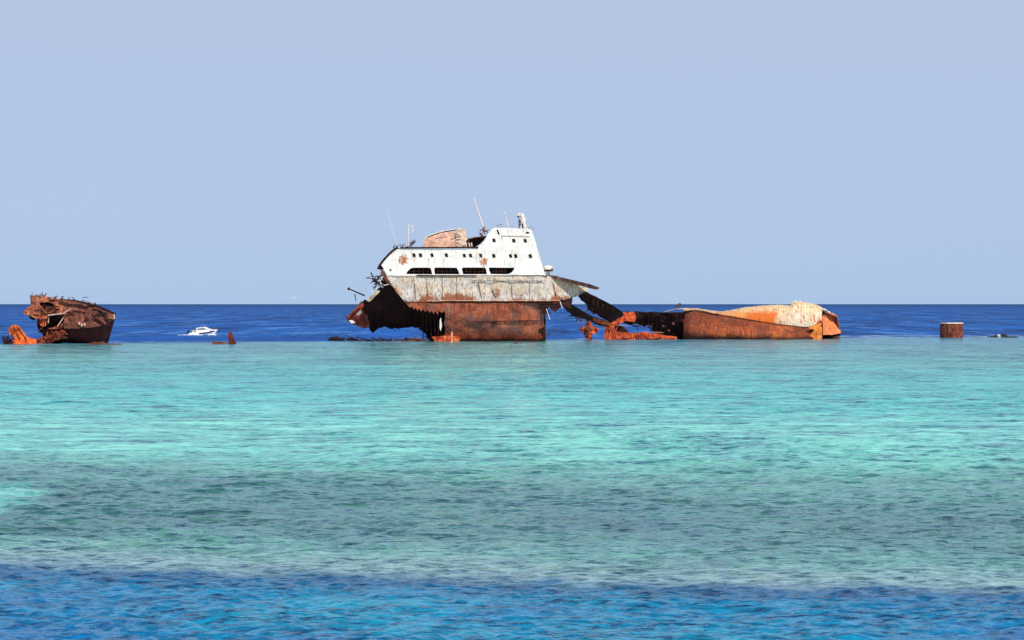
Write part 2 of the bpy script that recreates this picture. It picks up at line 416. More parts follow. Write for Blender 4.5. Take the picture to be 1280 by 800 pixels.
    c = b.mix(1.0, c, b.ramp(cm, [(.425, (.10, .20, .26, 1)), (.468, (.60, .69, .73, 1)), (.51, (1.05, 1.05, 1.05, 1)), (.57, (1.8, 1.55, 1.45, 1))]), 'MULTIPLY')
    wl = b.noise(P, 1.0, 7, 0.8, (0.09, 0.010, 1), (17, 31, 0)).outputs[0]    # light on wave faces painted in as long bright lines
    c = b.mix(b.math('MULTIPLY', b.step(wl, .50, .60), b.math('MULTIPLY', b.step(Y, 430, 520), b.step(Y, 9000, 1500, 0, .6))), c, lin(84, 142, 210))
    # --- ripple slopes (added to the displaced mesh's own normal)
    def slope(scale, detail, rough, amp, off=(0, 0, 0), sc3=None):
        n = b.noise(P, scale, detail, rough, sc3, off).outputs['Color']
        v = b.vmath('SUBTRACT', n, (0.5, 0.5, 0.5))
        return b.vmath('MULTIPLY', v, (amp, amp, 0))
    sl = b.vmath('ADD', slope(5.5, 4, 0.75, 1.4, (0, 0, 0), (0.5, 1, 1)), slope(2.6, 5, 0.78, 2.0, (40, 9, 0), (0.42, 1, 1)))
    sl = b.vmath('ADD', sl, slope(0.30, 6, 0.8, 0.9, (4, 90, 0), (0.4, 1, 1)))
    N = b.vmath('NORMALIZE', b.vmath('ADD', geo.outputs['Normal'], sl))
    fr = b.n('ShaderNodeFresnel'); fr.inputs[0].default_value = 1.33; b.l(N, fr.inputs[1])
    # choppy water hides its far slopes, so a facing share is always seen
    fac = b.math('MULTIPLY', fr.outputs[0], b.math('ADD', b.mix(far, (0.58,) * 3 + (1,), (0.13,) * 3 + (1,)), b.math('ADD', b.math('MULTIPLY', near, -0.20), b.step(t, pos(98), pos(86), 0, .03))))
    fac = b.math('MULTIPLY', fac, b.math('SUBTRACT', 1.0, foam), clamp=True)
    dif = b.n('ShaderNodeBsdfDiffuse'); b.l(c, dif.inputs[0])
    nd2 = b.vmath('NORMALIZE', b.vmath('ADD', geo.outputs['Normal'], b.scale(sl, 0.6))); b.l(nd2, dif.inputs['Normal'])
    gl = b.n('ShaderNodeBsdfGlossy'); gl.inputs['Roughness'].default_value = 0.12; b.l(N, gl.inputs['Normal'])
    gl.inputs[0].default_value = (0.84, 0.98, 1.0, 1)
    mx = b.n('ShaderNodeMixShader'); b.l(fac, mx.inputs[0]); b.l(dif.outputs[0], mx.inputs[1]); b.l(gl.outputs[0], mx.inputs[2])
    o = b.n('ShaderNodeOutputMaterial'); b.l(mx.outputs[0], o.inputs[0]); return b.m

C = dict(pale=lin(164, 200, 192), reefg=lin(108, 188, 154), reef=lin(70, 138, 108), mint=lin(136, 242, 214), turq=lin(90, 222, 206), turq2=lin(84, 204, 190),
         farlag=lin(94, 186, 166), farlag2=lin(90, 168, 158), farlag3=lin(78, 146, 160), weed=lin(46, 104, 44), weed2=lin(66, 98, 100),
         near1=lin(0, 106, 164), near2=lin(0, 150, 184), near3=lin(0, 76, 126), deep1=lin(0, 76, 158), deep2=lin(0, 70, 148), deep3=lin(0, 64, 126))
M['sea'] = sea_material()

def build_sea():
    rr = [0.5, 3, 6, 12, 20, 28]
    r = 33.0
    while r < 750: rr.append(r); r *= 1.0020
    while r < 90000: rr.append(r); r *= 1.12
    rr = np.array(rr)
    th = list(np.arange(-180, -24, 6.0)) + list(np.linspace(-24, -14, 60)[:-1]) + list(np.linspace(-14, 14, 860)) + list(np.linspace(14, 24, 60)[1:]) + list(np.arange(30, 180, 6.0))
    th = np.radians(np.array(th)); nr, nt_ = len(rr), len(th)
    Rg, Tg = np.meshgrid(rr, th, indexing='ij')
    X = Rg * np.sin(Tg); Y = Rg * np.cos(Tg); Z = np.zeros_like(X)
    rg = np.random.default_rng(5)
    dr = np.gradient(rr)[:, None] * np.ones_like(Tg)
    for k in range(130):
        lam = 0.26 * (6 / 0.26) ** (rg.random() ** 1.2); ang = R(72) + rg.normal(0, 0.75)
        kx, ky = math.cos(ang) * 2 * math.pi / lam, math.sin(ang) * 2 * math.pi / lam
        amp = 0.0038 * lam ** 0.30
        wgt = np.clip((lam / dr - 2.2) / 2.0, 0, 1)
        ph = rg.random() * 6.28
        Z += wgt * amp * np.sin(kx * X + ky * Y + ph)
    gust = 1 + 0.35 * np.sin(X * 0.09 + 1.3 + 0.8 * np.sin(Y * 0.05)) * np.sin(Y * 0.07 + 0.4 * np.sin(X * .05))
    Z *= gust
    Z[:6] *= 0; 
    co = np.stack([X, Y, Z], -1).reshape(-1, 3).astype(np.float32)
    i = np.arange(nr - 1)[:, None]; j = np.arange(nt_)[None, :]; j2 = (j + 1) % nt_
    q = np.stack([i * nt_ + j, i * nt_ + j2, (i + 1) * nt_ + j2, (i + 1) * nt_ + j], -1)[:, :, ::-1].reshape(-1, 4)
    me = bpy.data.meshes.new('sea'); me.vertices.add(len(co)); me.vertices.foreach_set('co', co.ravel())
    nf = len(q); me.loops.add(nf * 4); me.loops.foreach_set('vertex_index', q.ravel().astype(np.int32))
    me.polygons.add(nf); me.polygons.foreach_set('loop_start', np.arange(0, nf * 4, 4, dtype=np.int32))
    me.polygons.foreach_set('loop_total', np.full(nf, 4, np.int32))
    me.polygons.foreach_set('use_smooth', np.ones(nf, bool)); me.update(calc_edges=True); me.validate()
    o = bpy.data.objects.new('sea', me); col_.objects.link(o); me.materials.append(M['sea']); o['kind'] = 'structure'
build_sea()

# ================================================================== MAIN WRECK
D0 = 417.0
ship = thing('shipwreck', 'huge wreck with white windowed superstructure above a rust brown hull, middle of the reef', 'shipwreck', 585, D0)
fr = Frame(ship, D0)
def spot(px, py, rx, ry):
    p = fr.p(px, py); m = D0 / F
    return (p.x, p.z, rx * m, ry * m)
RUST_SPOTS = [spot(504, 325, 6.5, 6.5), spot(604.5, 327.5, 5, 6)]
WIN_ROWS = [fr.p(0, y).z for y in (287, 303.5, 312, 322, 294.6)]
M['white'] = white_mat()
M['dark'] = plain('black_shade_interior', lin(24, 16, 14), 0.9, 0.4)  # near-black tone painted as the shade inside the closed deckhouse
M['win_shade'] = plain('window_opening_shade', lin(18, 20, 24), 0.25, 0.3)  # dark tone painted as the shade in the empty window openings
M['frame'] = plain('window_frame_rusty', lin(150, 120, 100), 0.7, 0.3)
M['pale'] = plain('pale_weathered_metal', lin(222, 212, 200), 0.6, 0.15)
M['deck'] = rust_mat('rust_deck', [(0, lin(60, 40, 32)), (.5, lin(110, 74, 56)), (1, lin(160, 118, 92))])

# --- white superstructure: side wall with its openings
wins = [(517.6, 319), (525.8, 319), (540, 319), (558, 319), (580.4, 319.5), (588.2, 319.5), (600.8, 319.3), (617.3, 319.8), (638.2, 320), (644.6, 320), (663, 320),
        (617.5, 300.5), (642.3, 300.8), (656.6, 301)]
def winpoly(x, y, w_=1.9, h_=2.3, sh=0.5): return [(x - w_ - sh, y - h_), (x + w_ - sh, y - h_), (x + w_ + sh, y + h_), (x - w_ + sh, y + h_)]
holes = [winpoly(*p) for p in wins]
small = [[(620.5, 287.2), (622.4, 287.0), (624.6, 292.6), (622.6, 293.4)], [(656.2, 291.6), (658.5, 289.8), (661.5, 289.8), (663.4, 291.4), (660, 292.4)], winpoly(488, 337.6, 1.3, 1.1, 0)]
slots = [[(507.6, 342.6), (509.5, 339), (512.5, 336), (516, 334.6), (536.5, 334.4), (538.8, 336), (540.3, 342.8)],
         [(543.4, 342.8), (542.8, 336), (544, 334.4), (570.6, 334.6), (573, 338.5), (574.3, 342.8)],
         [(579, 342.8), (577.2, 336), (578.6, 334.4), (606, 334.4), (607.6, 336.4), (608.6, 342.8)],
         [(613.6, 342.6), (611.4, 337.5), (611, 335), (612.5, 334.3), (643, 334.6), (642, 338), (639, 341), (635, 342.6)]]
wall_out = [(476, 331), (483, 323), (489, 316.5), (495, 311.5), (503, 311), (540, 311.2), (575, 311.2), (588, 310.8), (596, 309.2), (601.5, 305.6), (605.5, 301), (608.5, 295.5), (611.5, 290), (614.5, 286.5), (618, 284.8),
            (640, 285), (660, 285.6), (664.5, 287.4), (667.5, 296), (671, 308), (675, 322), (678.5, 334), (681.5, 344), (483.6, 344.2), (481.5, 339), (478.5, 334)]
bm = bmesh.new(); plate(bm, fr, wall_out, 0.0, 0.14, holes + small + slots, 5, 0.10)
obj('superstructure_wall', bm, M['white'], ship)
# --- decks, ends and far wall close the deckhouse
bm = bmesh.new()
band(bm, fr, [(495.5, 312), (588, 311.7)], 0.16, 12.5, 0.12)
band(bm, fr, [(588.5, 311.6), (596.5, 309.8), (602, 306.2), (606, 301.6), (609, 296), (612, 290.6), (615, 287.2), (618.2, 285.5), (660, 286.2)], 0.16, 10.5, 0.12)
obj('upper_deck', bm, M['deck'], ship)
bm = bmesh.new()
band(bm, fr, [(664, 288), (667, 296.5), (674.5, 322.5), (681, 343.6)], 0.16, 12.5, 0.12)
obj('forward_end_wall', bm, M['white'], ship)
bm = bmesh.new()
plate(bm, fr, [(489, 317), (495, 312.5), (588, 312), (601, 306.5), (612, 291), (618, 286), (660, 286.6), (664, 288.5), (681, 343), (484, 343)], 12.6, 0.12, [], 8)
obj('far_side_wall', bm, M['white'], ship)
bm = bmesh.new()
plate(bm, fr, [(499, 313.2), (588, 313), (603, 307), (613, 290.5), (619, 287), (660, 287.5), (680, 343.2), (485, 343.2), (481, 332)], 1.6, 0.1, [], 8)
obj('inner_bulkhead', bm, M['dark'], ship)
# --- sloping left end of the upper decks, its shade painted in dark rust
bm = bmesh.new()
band(bm, fr, [(471.5, 334.6), (474, 330), (479, 323.5), (486, 316), (492.5, 310.2), (495.5, 308.6)], -0.2, 12, 0.35)
band(bm, fr, [(471.2, 335.2), (476.8, 333.6)], -0.1, 11, 0.15)
obj('deck_end_plating', bm, M['rust_dark'], ship)
# --- deck edge gutter, rail stubs, clutter on the boat deck
bm = bmesh.new()
bar(bm, fr.p(500, 309.9, -.12), fr.p(598, 309.3, -.12), .14, .28)
for x in (503, 507, 511, 514, 528, 541, 560, 571, 590):
    tube(bm, fr.p(x, 310, 0.2), fr.p(x + .4, 307.6, 0.2), .05)
tangle(bm, fr, [(494, 308), (498, 307), (502, 309), (513, 307), (516, 304)], 26, 4, (0.3, 0.9), (0, 5), (.05, .16), 1.6)
obj('deck_edge_rail', bm, M['rust_dark'], ship)
# windows: frame, and shade painted as a dark sheet in each empty opening
for k, (x, y) in enumerate(wins):
    bm = bmesh.new(); q = [fr.p(*p, 0) for p in winpoly(x, y)]
    ins = [fr.p(*p, 0) for p in winpoly(x, y, 1.65, 2.05)]
    for off in (0,):
        a = [bm.verts.new(v + Vector((0, -.05, 0))) for v in [q[i] + (q[i] - ins[i]) * .3 for i in range(4)]]; b_ = [bm.verts.new(v + Vector((0, -.05, 0))) for v in ins]
        c_ = [bm.verts.new(v + Vector((0, .2, 0))) for v in ins]
        for i in range(4):
            j = (i + 1) % 4; bm.faces.new([a[i], a[j], b_[j], b_[i]]); bm.faces.new([b_[i], b_[j], c_[j], c_[i]])
    wf = obj('window', bm, M['frame'], ship)
    bm = bmesh.new(); v = [bm.verts.new(p + Vector((0, .18, 0))) for p in ins]; bm.faces.new(v)
    obj('opening_shade', bm, M['win_shade'], wf)
# promenade: inner floor, stanchions and peeling inner wall behind the long slots
bm = bmesh.new()
for s_ in slots:
    x0, x1 = s_[0][0], s_[-1][0]
    for k in range(5):
        x = x0 + (x1 - x0) * (k + .7) / 5.6; bar(bm, fr.p(x, 342.8, .9), fr.p(x, 335, .9), .1, .1)
    bar(bm, fr.p(x0 + 2, 339.4, .8), fr.p(x1 - 2, 339.2, .8), .07, .07)
obj('promenade_rail', bm, M['rust_brown'], ship)

# --- collapsed funnel casing on the boat deck
bm = bmesh.new()
plate(bm, fr, jag([(529.8, 308.6), (529.6, 301), (532, 298.4), (536, 296.6), (547, 292.4), (560, 289.6), (570, 288.8), (571.5, 293), (573, 309)], 3, .5, 3, True), lambda x, y: 2.6 + (309 - y) * .05, 5, [], 3, .35)
for y0, y1 in ((300.4, 294.6), (305.4, 303)): bar(bm, fr.p(532, y0, 3.3), fr.p(560, y1, 3.1), .10, .08)
oc = obj('collapsed_funnel_casing', bm, plain('faded_tan_casing', lin(206, 162, 138), .8, .35, 0, 1.8), ship)
bm = bmesh.new()
band(bm, fr, jag([(529, 299.2), (535, 294.4), (548, 289.6), (561, 287), (572, 285.6), (577, 284.8)], 4, .4, 7), 3.5, 8.8, 0.16)
obj('bent_roof_sheet', bm, M['pale'], oc)
bm = bmesh.new()
plate(bm, fr, jag([(571, 309), (569.8, 293), (572, 287), (577, 284.6), (580.5, 286.4), (583, 294), (586.5, 309)], 3, .5, 8, True), lambda x, y: 2.4 + (309 - y) * .05, 4.5, [], 3, .3)
tangle(bm, fr, [(572, 290), (576, 296), (580, 302), (584, 307)], 14, 9, (.5, 1.4), (1.6, 3), (.06, .18), 2)
obj('torn_casing_end', bm, plain('chalky_torn_plate', lin(204, 178, 156), .8, .3, 0, 1.6), oc)
# --- dark block standing in for the shaded hollow beside the bridge, and its lid
bm = bmesh.new()
plate(bm, fr, [(583, 300.5), (585.5, 297.6), (607, 295.8), (604.5, 300), (600, 304.5), (594, 308.2), (586, 309.4), (584.2, 306)], 2.5, 2.5, [], 4)
tangle(bm, fr, [(585, 306), (590, 303), (587, 309)], 8, 12, (.5, 1.1), (1.2, 2.4), (.06, .16), 1.5)
obj('hollow_shade', bm, M['rust_dark'], ship)
bm = bmesh.new()
band(bm, fr, [(586, 297.8), (594, 296.2), (607.6, 294.6)], 1.2, 6, .16)
tangle(bm, fr, [(601, 293), (604, 291), (606, 289), (603, 287)], 10, 14, (.3, .8), (1, 4), (.1, .3), 1.2)
obj('hollow_lid', bm, M['rust_brown'], ship)
bm = bmesh.new()
for x in (587.2, 590.2, 583.2): bar(bm, fr.p(x, 310, .5), fr.p(x - 1, 303.5, .6), .22, .1)
obj('deck_stanchion', bm, M['pale'], ship)

# --- masts and aerials
def mast(name, segs, mat=M['pale'], extra=None):
    bm = bmesh.new()
    for a, b_, r1, r2 in segs: tube(bm, fr.p(*a), fr.p(*b_), r1, r2)
    return obj1(name, bm, mat, ship)
mast('signal_mast', [((606, 290, 4), (592.6, 248.6, 4), .16, .08), ((592.6, 248.6, 4), (594.6, 245.4, 4), .06, .04), ((590.4, 252.4, 4), (593.2, 251.4, 4), .05, .04), ((592, 249.6, 3.4), (593, 249.4, 4.8), .05, .05)])
mast('radio_mast', [((510.4, 309, 3), (510.7, 281.5, 3), .10, .09), ((510.7, 281.5, 3), (512.8, 279.2, 3), .09, .05), ((510.6, 283, 3), (516.5, 282.2, 3), .06, .04), ((516, 282.2, 3), (515.6, 290, 3), .09, .09)])
mast('whip_aerial', [((496, 306, 5), (490.6, 287, 5), .045, .04), ((490.6, 287, 5), (483.6, 262, 5), .04, .03)])
mast('bridge_aerial', [((635, 286, 5), (632, 268, 5), .10, .08), ((631, 286, 5), (632.6, 275, 5), .06, .05), ((628.5, 267.6, 5), (633, 265.4, 5), .09, .06), ((632, 268, 5), (630.6, 262.8, 5), .06, .03), ((636.5, 286, 5), (634, 277, 5), .05, .05)])
mast('bow_tripod', [((655.8, 286, 4.5), (652.5, 268.2, 4.5), .40, .32), ((649.3, 286, 4.5), (649.8, 276, 4.5), .10, .10), ((651.6, 286, 3.8), (651.2, 272, 4.5), .12, .10), ((646.6, 270, 4.5), (654.6, 269.2, 4.5), .22, .22),
       ((648, 267.4, 4.5), (650.6, 266.8, 4.5), .16, .1), ((652, 268, 4.5), (652.4, 265.8, 4.5), .18, .1), ((655.6, 272, 4.5), (656.8, 277, 4.5), .16, .1)])
mast('tripod_fittings', [((648.6, 286, 4.0), (648.6, 270, 4.0), .05, .05), ((652.8, 286, 4.0), (650.4, 274, 4.0), .05, .05), ((647, 269.9, 4.1), (648.4, 271, 4.1), .2, .15), ((648.6, 276.6, 4.1), (650.4, 276, 4.1), .18, .15), ((652.6, 280, 4.0), (653.4, 285, 4.0), .12, .12), ((649, 281, 4.0), (651, 281, 4.0), .1, .1)], M['rust_dark'])
mast('bridge_rail', [((604, 287.6, 1.6), (668, 284.8, 1.6), .03, .03), ((620, 282, 1), (629, 280, 1), .05, .05), ((622, 284.6, 1), (622.6, 281, 1), .05, .05), ((626, 284.6, 1), (626.4, 280.6, 1), .05, .05), ((640, 285, 1), (640, 281.6, 1), .05, .05),
       ((661, 286, 1), (664, 281.6, 1), .05, .05), ((665, 288, 1), (668, 284.5, 1), .05, .05), ((604, 288, 3), (605.6, 282.6, 3), .2, .12), ((608.5, 292, 3), (610.2, 286.6, 3), .1, .06)], M['frame'])
bm = bmesh.new()   # rust stained bridge wing lip
bar(bm, fr.p(627, 294.2, -.06), fr.p(662, 295, -.06), .14, .16)
obj('bridge_ledge', bm, plain('stained_white_ledge', lin(214, 200, 184), .6, .2), ship)
# mushroom ventilator beside the forward wall
bm = bmesh.new(); c0 = fr.p(685.4, 346, 2)
prof = [(.34, 0), (.32, .5), (.3, 1.15), (.75, 1.1), (.86, 1.35), (.78, 1.75), (.4, 1.98), (0.01, 2.02)]
loft(bm, [[c0 + Vector((r * math.cos(a), r * math.sin(a), z)) for a in [2 * math.pi * k / 16 for k in range(16)]] for r, z in prof], True)
vt = obj('mushroom_ventilator', bm, M['pale'], ship, True)
bm = bmesh.new(); bar(bm, fr.p(680.2, 338.6, 1.1), fr.p(691.2, 338.2, 1.1), .3, .26); bar(bm, fr.p(690.8, 338.2, 1.2), fr.p(690, 334.6, 1.2), .14, .14)  # dark strips standing in for the shaded underside of the cap
obj('vent_cap_shade', bm, M['rust_dark'], vt)

# --- hull: pale flaking upper strake
up_out = ([(483.4, 344.4), (682, 344.0), (700, 349.5), (719, 354.5), (731, 359.5)] + jag([(731, 359.5), (736, 362), (733, 366), (722, 369.4), (713, 373), (703, 374.8), (700.5, 376.5)], 2.5, .7, 21) + [(560, 376.8), (520, 377.5), (505.5, 377)] +
          jag([(505.5, 377), (497, 367), (489.5, 356.5), (484, 348)], 3, .5, 5))
bm = bmesh.new(); plate(bm, fr, up_out, lambda x, y: 0.0 + max(0, x - 676) * .075, 0.14, [], 5, 0.22, 3)
obj('upper_hull_plating', bm, M['peel'], ship)
# seams and stains of the strake: welded strips standing proud
bm = bmesh.new()
bar(bm, fr.p(521, 344.0, -.2), fr.p(596, 344.4, -.2), .2, .14)
bar(bm, fr.p(590, 351.2, -.22), fr.p(683, 351.4, -.22), .1, .10)
obj('rubbing_strake', bm, M['rust_dark'], ship)
bm = bmesh.new()
for (xa, ya, xb, yb, w_) in ((598, 353, 602, 372, .12), (615, 361, 620, 372, .22), (692, 354, 695, 370, .16), (553, 346, 553.5, 374, .05), (571, 346, 571.6, 374, .05), (640, 353, 641, 374, .05), (662, 353, 662.6, 374, .05), (534, 346, 535, 374, .05), (517, 346, 520, 375, .05)):
    bar(bm, fr.p(xa, ya, -.16 + max(0, xa - 676) * .075), fr.p(xb, yb, -.16 + max(0, xb - 676) * .075), w_, .08)
obj('plating_crack', bm, M['rust_brown'], ship)
bm = bmesh.new(); bar(bm, fr.p(534, 375.6, -.24), fr.p(700, 375.2, -.24), .10, .09)
obj('knuckle_strip', bm, plain('pale_edge_strip', lin(206, 168, 138), .8, .35, 0, .8), ship)
# --- hull: rust brown lower shell, torn at its aft edge
teeth = [(512.5, 384.5), (515.5, 383), (517, 387.2), (519.6, 384.4), (522, 388.6), (524, 385), (526.6, 389.2), (528.6, 386.2), (532, 390.2), (534, 386.6), (537, 391), (539.6, 388), (542, 392.6), (544, 388.4), (547, 393.4), (549, 388.6), (552.5, 391.4), (554, 389.6)]
lo_out = [(505.5, 377.2), (700.5, 376.4)] + jag([(700.5, 376.6), (699.6, 381.2), (690, 380), (684.5, 380.6), (679, 381.2)], 2.5, .6, 6) + jag([(679, 381.2), (680.8, 392), (679.6, 402), (682.4, 412), (682, 429)], 3, .6, 8) + \
         [(555.5, 429)] + jag([(555.5, 429), (556.4, 415), (555.4, 402), (556.6, 392), (555, 388.6)], 3, .4, 9) + teeth[::-1] + [(508.5, 380.5)]
def hd(x, y, off=0.0): return 0.10 + off + 2.6 * (max(0, y - 384) / 44) ** 2 + 2.2 * (max(0, x - 640) / 42) ** 2
bm = bmesh.new(); plate(bm, fr, lo_out, hd, 0.14, [], 4, 0.3, 8)
hull = obj('lower_hull_plating', bm, M['rust'], ship)
bm = bmesh.new()
for k in range(16):
    xa, xb = 582 + k * 5.7, 582 + (k + 1) * 5.7; ya, yb = 402.4 - k * .11, 402.4 - (k + 1) * .11
    bar(bm, fr.p(xa, ya, hd(xa, ya, -.18)), fr.p(xb, yb, hd(xb, yb, -.18)), .3, .1)
bar(bm, fr.p(615, 404.3, hd(615, 404, -.2)), fr.p(619.4, 404, hd(619, 404, -.2)), .3, .24)
obj('plate_seam', bm, M['rust_dark'], hull)
bm = bmesh.new(); plate(bm, fr, jag([(575, 424.4), (590, 423.2), (610, 424), (630, 423.4), (655, 424.2), (681, 423.6), (681, 430), (575, 430)], 3, .5, 13, True), lambda x, y: hd(x, y, -.2), .1, [], 4, .05)
obj('wet_foot', bm, M['rust_dark'], hull)
bm = bmesh.new(); plate(bm, fr, jag([(673.6, 412), (681.6, 408.4), (681.6, 424.6), (678, 425), (676, 417), (673.6, 416)], 3, .5, 3, True), lambda x, y: hd(x, y, -.16), .05, [], 3)
obj('burnt_corner', bm, M['rust_dark'], hull)
# transverse frame and lower flange at the torn edge
bm = bmesh.new()
for px in (551, 547, 543, 538, 533, 528): tube(bm, fr.p(px, 388, 1.0 + (551 - px) * .06), fr.p(px + 1, 424, 2.2 + (551 - px) * .12), .09, .09)
obj('shell_frame', bm, M['rust_dark'], ship)
bm = bmesh.new(); plate(bm, fr, jag([(549.6, 400), (551.4, 397), (552.4, 408), (551, 414), (549.4, 410)], 3, .3, 2, True), .8, .1, [], 3)
obj('hanging_shell_strip', bm, M['pale'], ship)
bm = bmesh.new()
plate(bm, fr, jag([(540, 421), (556, 419.6), (575, 420.6), (575, 428.5), (545, 428.5)], 4, .6, 11, True), 1.6, .3, [], 4, .2)
obj('bent_bottom_flange', bm, M['rust_orange'], ship)
# --- the torn-open stern: underside sloping in below the strake
dk = jag([(484, 344.6), (486.5, 350), (492, 358), (500, 368), (508, 379), (514, 384)], 6, .3, 2) + [(556, 386), (557, 429)] + jag([(557, 429), (541, 427), (535, 423), (531.5, 417), (526, 412.6), (525.4, 409.6), (512, 409), (500, 409.8), (489, 411.4), (480, 408.4), (474, 410), (469, 413.8), (466, 416.5), (462.4, 413), (461, 408)], 3, .9, 31) + \
     jag([(461, 408), (457, 398), (455.5, 386), (454.5, 378.4), (462, 373), (469, 365.4), (475.5, 358.5), (476.5, 350), (480, 344)], 3.4, .6, 32)
bm = bmesh.new(); plate(bm, fr, dk, lambda x, y: 0.5 + max(0, y - 345) * .135 + max(0, 500 - x) * .02, 0.25, [], 4, 0.7, 4)
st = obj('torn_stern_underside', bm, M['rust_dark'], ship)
bm = bmesh.new()
for k in range(9):
    x = 470 + k * 9.4; t0 = ip([(460, 372), (484, 352), (514, 390), (560, 391)], x)
    y1 = ip([(470, 408), (526, 408), (545, 424)], x)
    for a in range(6):
        ya, yb = t0 + (y1 - t0) * a / 6, t0 + (y1 - t0) * (a + 1) / 6
        dd = lambda y: 0.2 + max(0, y - 345) * .135 - .35
        bar(bm, fr.p(x + a * .6, ya, dd(ya)), fr.p(x + (a + 1) * .6, yb, dd(yb)), .14, .3)
obj('underside_frames', bm, M['rust_dark'], st)
bm = bmesh.new()
tangle(bm, fr, [(466, 412), (470, 410), (487, 410), (498, 410), (463, 408), (528, 412), (534, 420)], 26, 40, (.4, 1.3), (8, 10), (.06, .2), 2)
obj('hanging_shreds', bm, M['rust_dark'], st)
# lit plating of the stern quarter, at the far left tip
bm = bmesh.new()
plate(bm, fr, jag([(432.6, 398), (440, 390), (447, 382.6), (452, 377.4), (460, 378), (461.5, 386), (459.5, 396), (462.5, 408), (455, 411), (447, 407.6), (440, 404), (434.4, 402)], 3, .5, 41, True), lambda x, y: 8.0 - (y - 395) * .04, .2, [], 3, .5, 6)
sq = obj('stern_quarter_plating', bm, rust_mat('rust_crimson', [(0, lin(58, 24, 22)), (.4, lin(118, 48, 38)), (.7, lin(146, 72, 54)), (1, lin(170, 110, 86))], big=.9), ship)
bm = bmesh.new()
plate(bm, fr, jag([(435.5, 400.6), (440, 400), (444.4, 403.6), (439, 403.8)], 2, .3, 4, True), 7.2, .1, [], 3)
plate(bm, fr, jag([(445.5, 393.6), (451.5, 387.4), (452.4, 391), (448.4, 394)], 2, .3, 5, True), 7.2, .1, [], 3)
obj('bare_paint_scrap', bm, M['pale'], sq)
bm = bmesh.new()
bar(bm, fr.p(433, 398, 7.2), fr.p(452.6, 377, 7.2), .25, .3); bar(bm, fr.p(453, 388, 7.1), fr.p(461, 404, 7.1), .2, .25)
obj('edge_angle', bm, M['rust_brown'], sq)
bm = bmesh.new()
plate(bm, fr, jag([(458, 375.6), (463.4, 370), (470, 363.6), (475, 363), (473.6, 366.4), (466, 373.6), (461.6, 377.4)], 3, .4, 51, True), lambda x, y: -1.6 + (y - 363) * .06, .15, [], 3, .2)
obj('stern_deck_strip', bm, M['peel_cream'], ship)
bm = bmesh.new()
plate(bm, fr, jag([(452, 378), (456, 374), (459, 376), (464, 377), (461, 381), (455, 381)], 3, .4, 52, True), 5.2, .15, [], 3, .2)
obj('stern_deck_fitting', bm, M['dark'], ship)
bm = bmesh.new()
tube(bm, fr.p(436.4, 361.2, 4), fr.p(456, 369.6, 4), .10, .14)
bmesh.ops.create_icosphere(bm, subdivisions=2, radius=.26, matrix=__import__('mathutils').Matrix.Translation(fr.p(436, 361, 4)))
tube(bm, fr.p(443.4, 367.6, 4), fr.p(445, 376.6, 4), .10, .06)
obj('stern_davit', bm, M['rust_dark'], ship)
bm = bmesh.new()
tangle(bm, fr, [(466, 347), (468, 350), (470, 353), (474, 347), (478, 344), (477, 352), (480, 356), (475, 358), (469, 357), (483, 351)], 60, 61, (.35, 1.4), (0, 4), (.05, .2), 2.2)
bar(bm, fr.p(465.6, 346.5, 1), fr.p(476, 345, 1), .3, .16); bar(bm, fr.p(465, 351.6, 1), fr.p(476, 348, 1), .3, .2); bar(bm, fr.p(467.4, 356, 1), fr.p(475, 354, 1), .2, .14)
obj('torn_deck_shreds', bm, M['rust_dark'], ship)
bm = bmesh.new()
tangle(bm, fr, [(472, 356), (474, 352), (478, 358), (470, 362), (476, 346), (479, 349)], 22, 62, (.3, 1.0), (-.2, 1.4), (.05, .14), 2)
obj('pale_shreds', bm, M['pale'], ship)
bm = bmesh.new()
plate(bm, fr, jag([(477.5, 336), (482, 342), (485, 349), (490, 357), (486, 356.5), (481, 350), (478, 344), (476, 338)], 3, .4, 63, True), -.12, .1, [], 3, .15)
obj('torn_edge_lining', bm, M['rust_brown'], ship)
# far shell and bottom closing the hull behind
bm = bmesh.new()
plate(bm, fr, [(486, 345), (698, 345), (698, 378), (682, 383), (682, 426), (548, 426), (514, 400), (500, 384)], 14.0, .2, [], 8, .4)
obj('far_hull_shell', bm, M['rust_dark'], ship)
bm = bmesh.new()
band(bm, fr, [(484, 344.6), (684, 344.6)], .2, 13.8, .1)
band(bm, fr, [(512, 377), (698, 377)], .4, 13.6, .1)
obj('main_deck', bm, M['rust_dark'], ship)
bm = bmesh.new(); band(bm, fr, [(680, 384), (680, 430)], 4.2, 13.8, .2); band(bm, fr, [(558, 391), (558, 430)], 2.8, 13.8, .15)
obj('transverse_bulkhead', bm, M['rust_dark'], ship)
# --- forward break: hanging shreds and the two folded down plates
bm = bmesh.new()
plate(bm, fr, jag([(676.5, 381), (700, 380), (702.5, 384), (698, 386.4), (695, 390.6), (690, 388), (687.4, 383.6), (684, 386), (683.4, 392), (679, 390.4)], 2, .9, 71, True), .9, .3, [], 3, .3)
plate(bm, fr, jag([(700, 375.4), (716, 371.2), (715, 379), (713, 386), (706, 382), (702, 379)], 2.5, .8, 72, True), 1.6, .4, [], 3, .3)
tangle(bm, fr, [(681, 386), (684, 392), (698, 384), (703, 380)], 14, 73, (.4, 1.3), (.6, 2), (.05, .14), 2)
obj('hanging_break_plates', bm, M['rust_dark'], ship)
bm = bmesh.new()
tube(bm, fr.p(683, 386, 0), fr.p(687.6, 400, 0), .06, .05); tube(bm, fr.p(700, 377, 0), fr.p(703, 386, 0), .08, .05)
obj('bare_cable', bm, M['pale'], ship)
bm = bmesh.new()
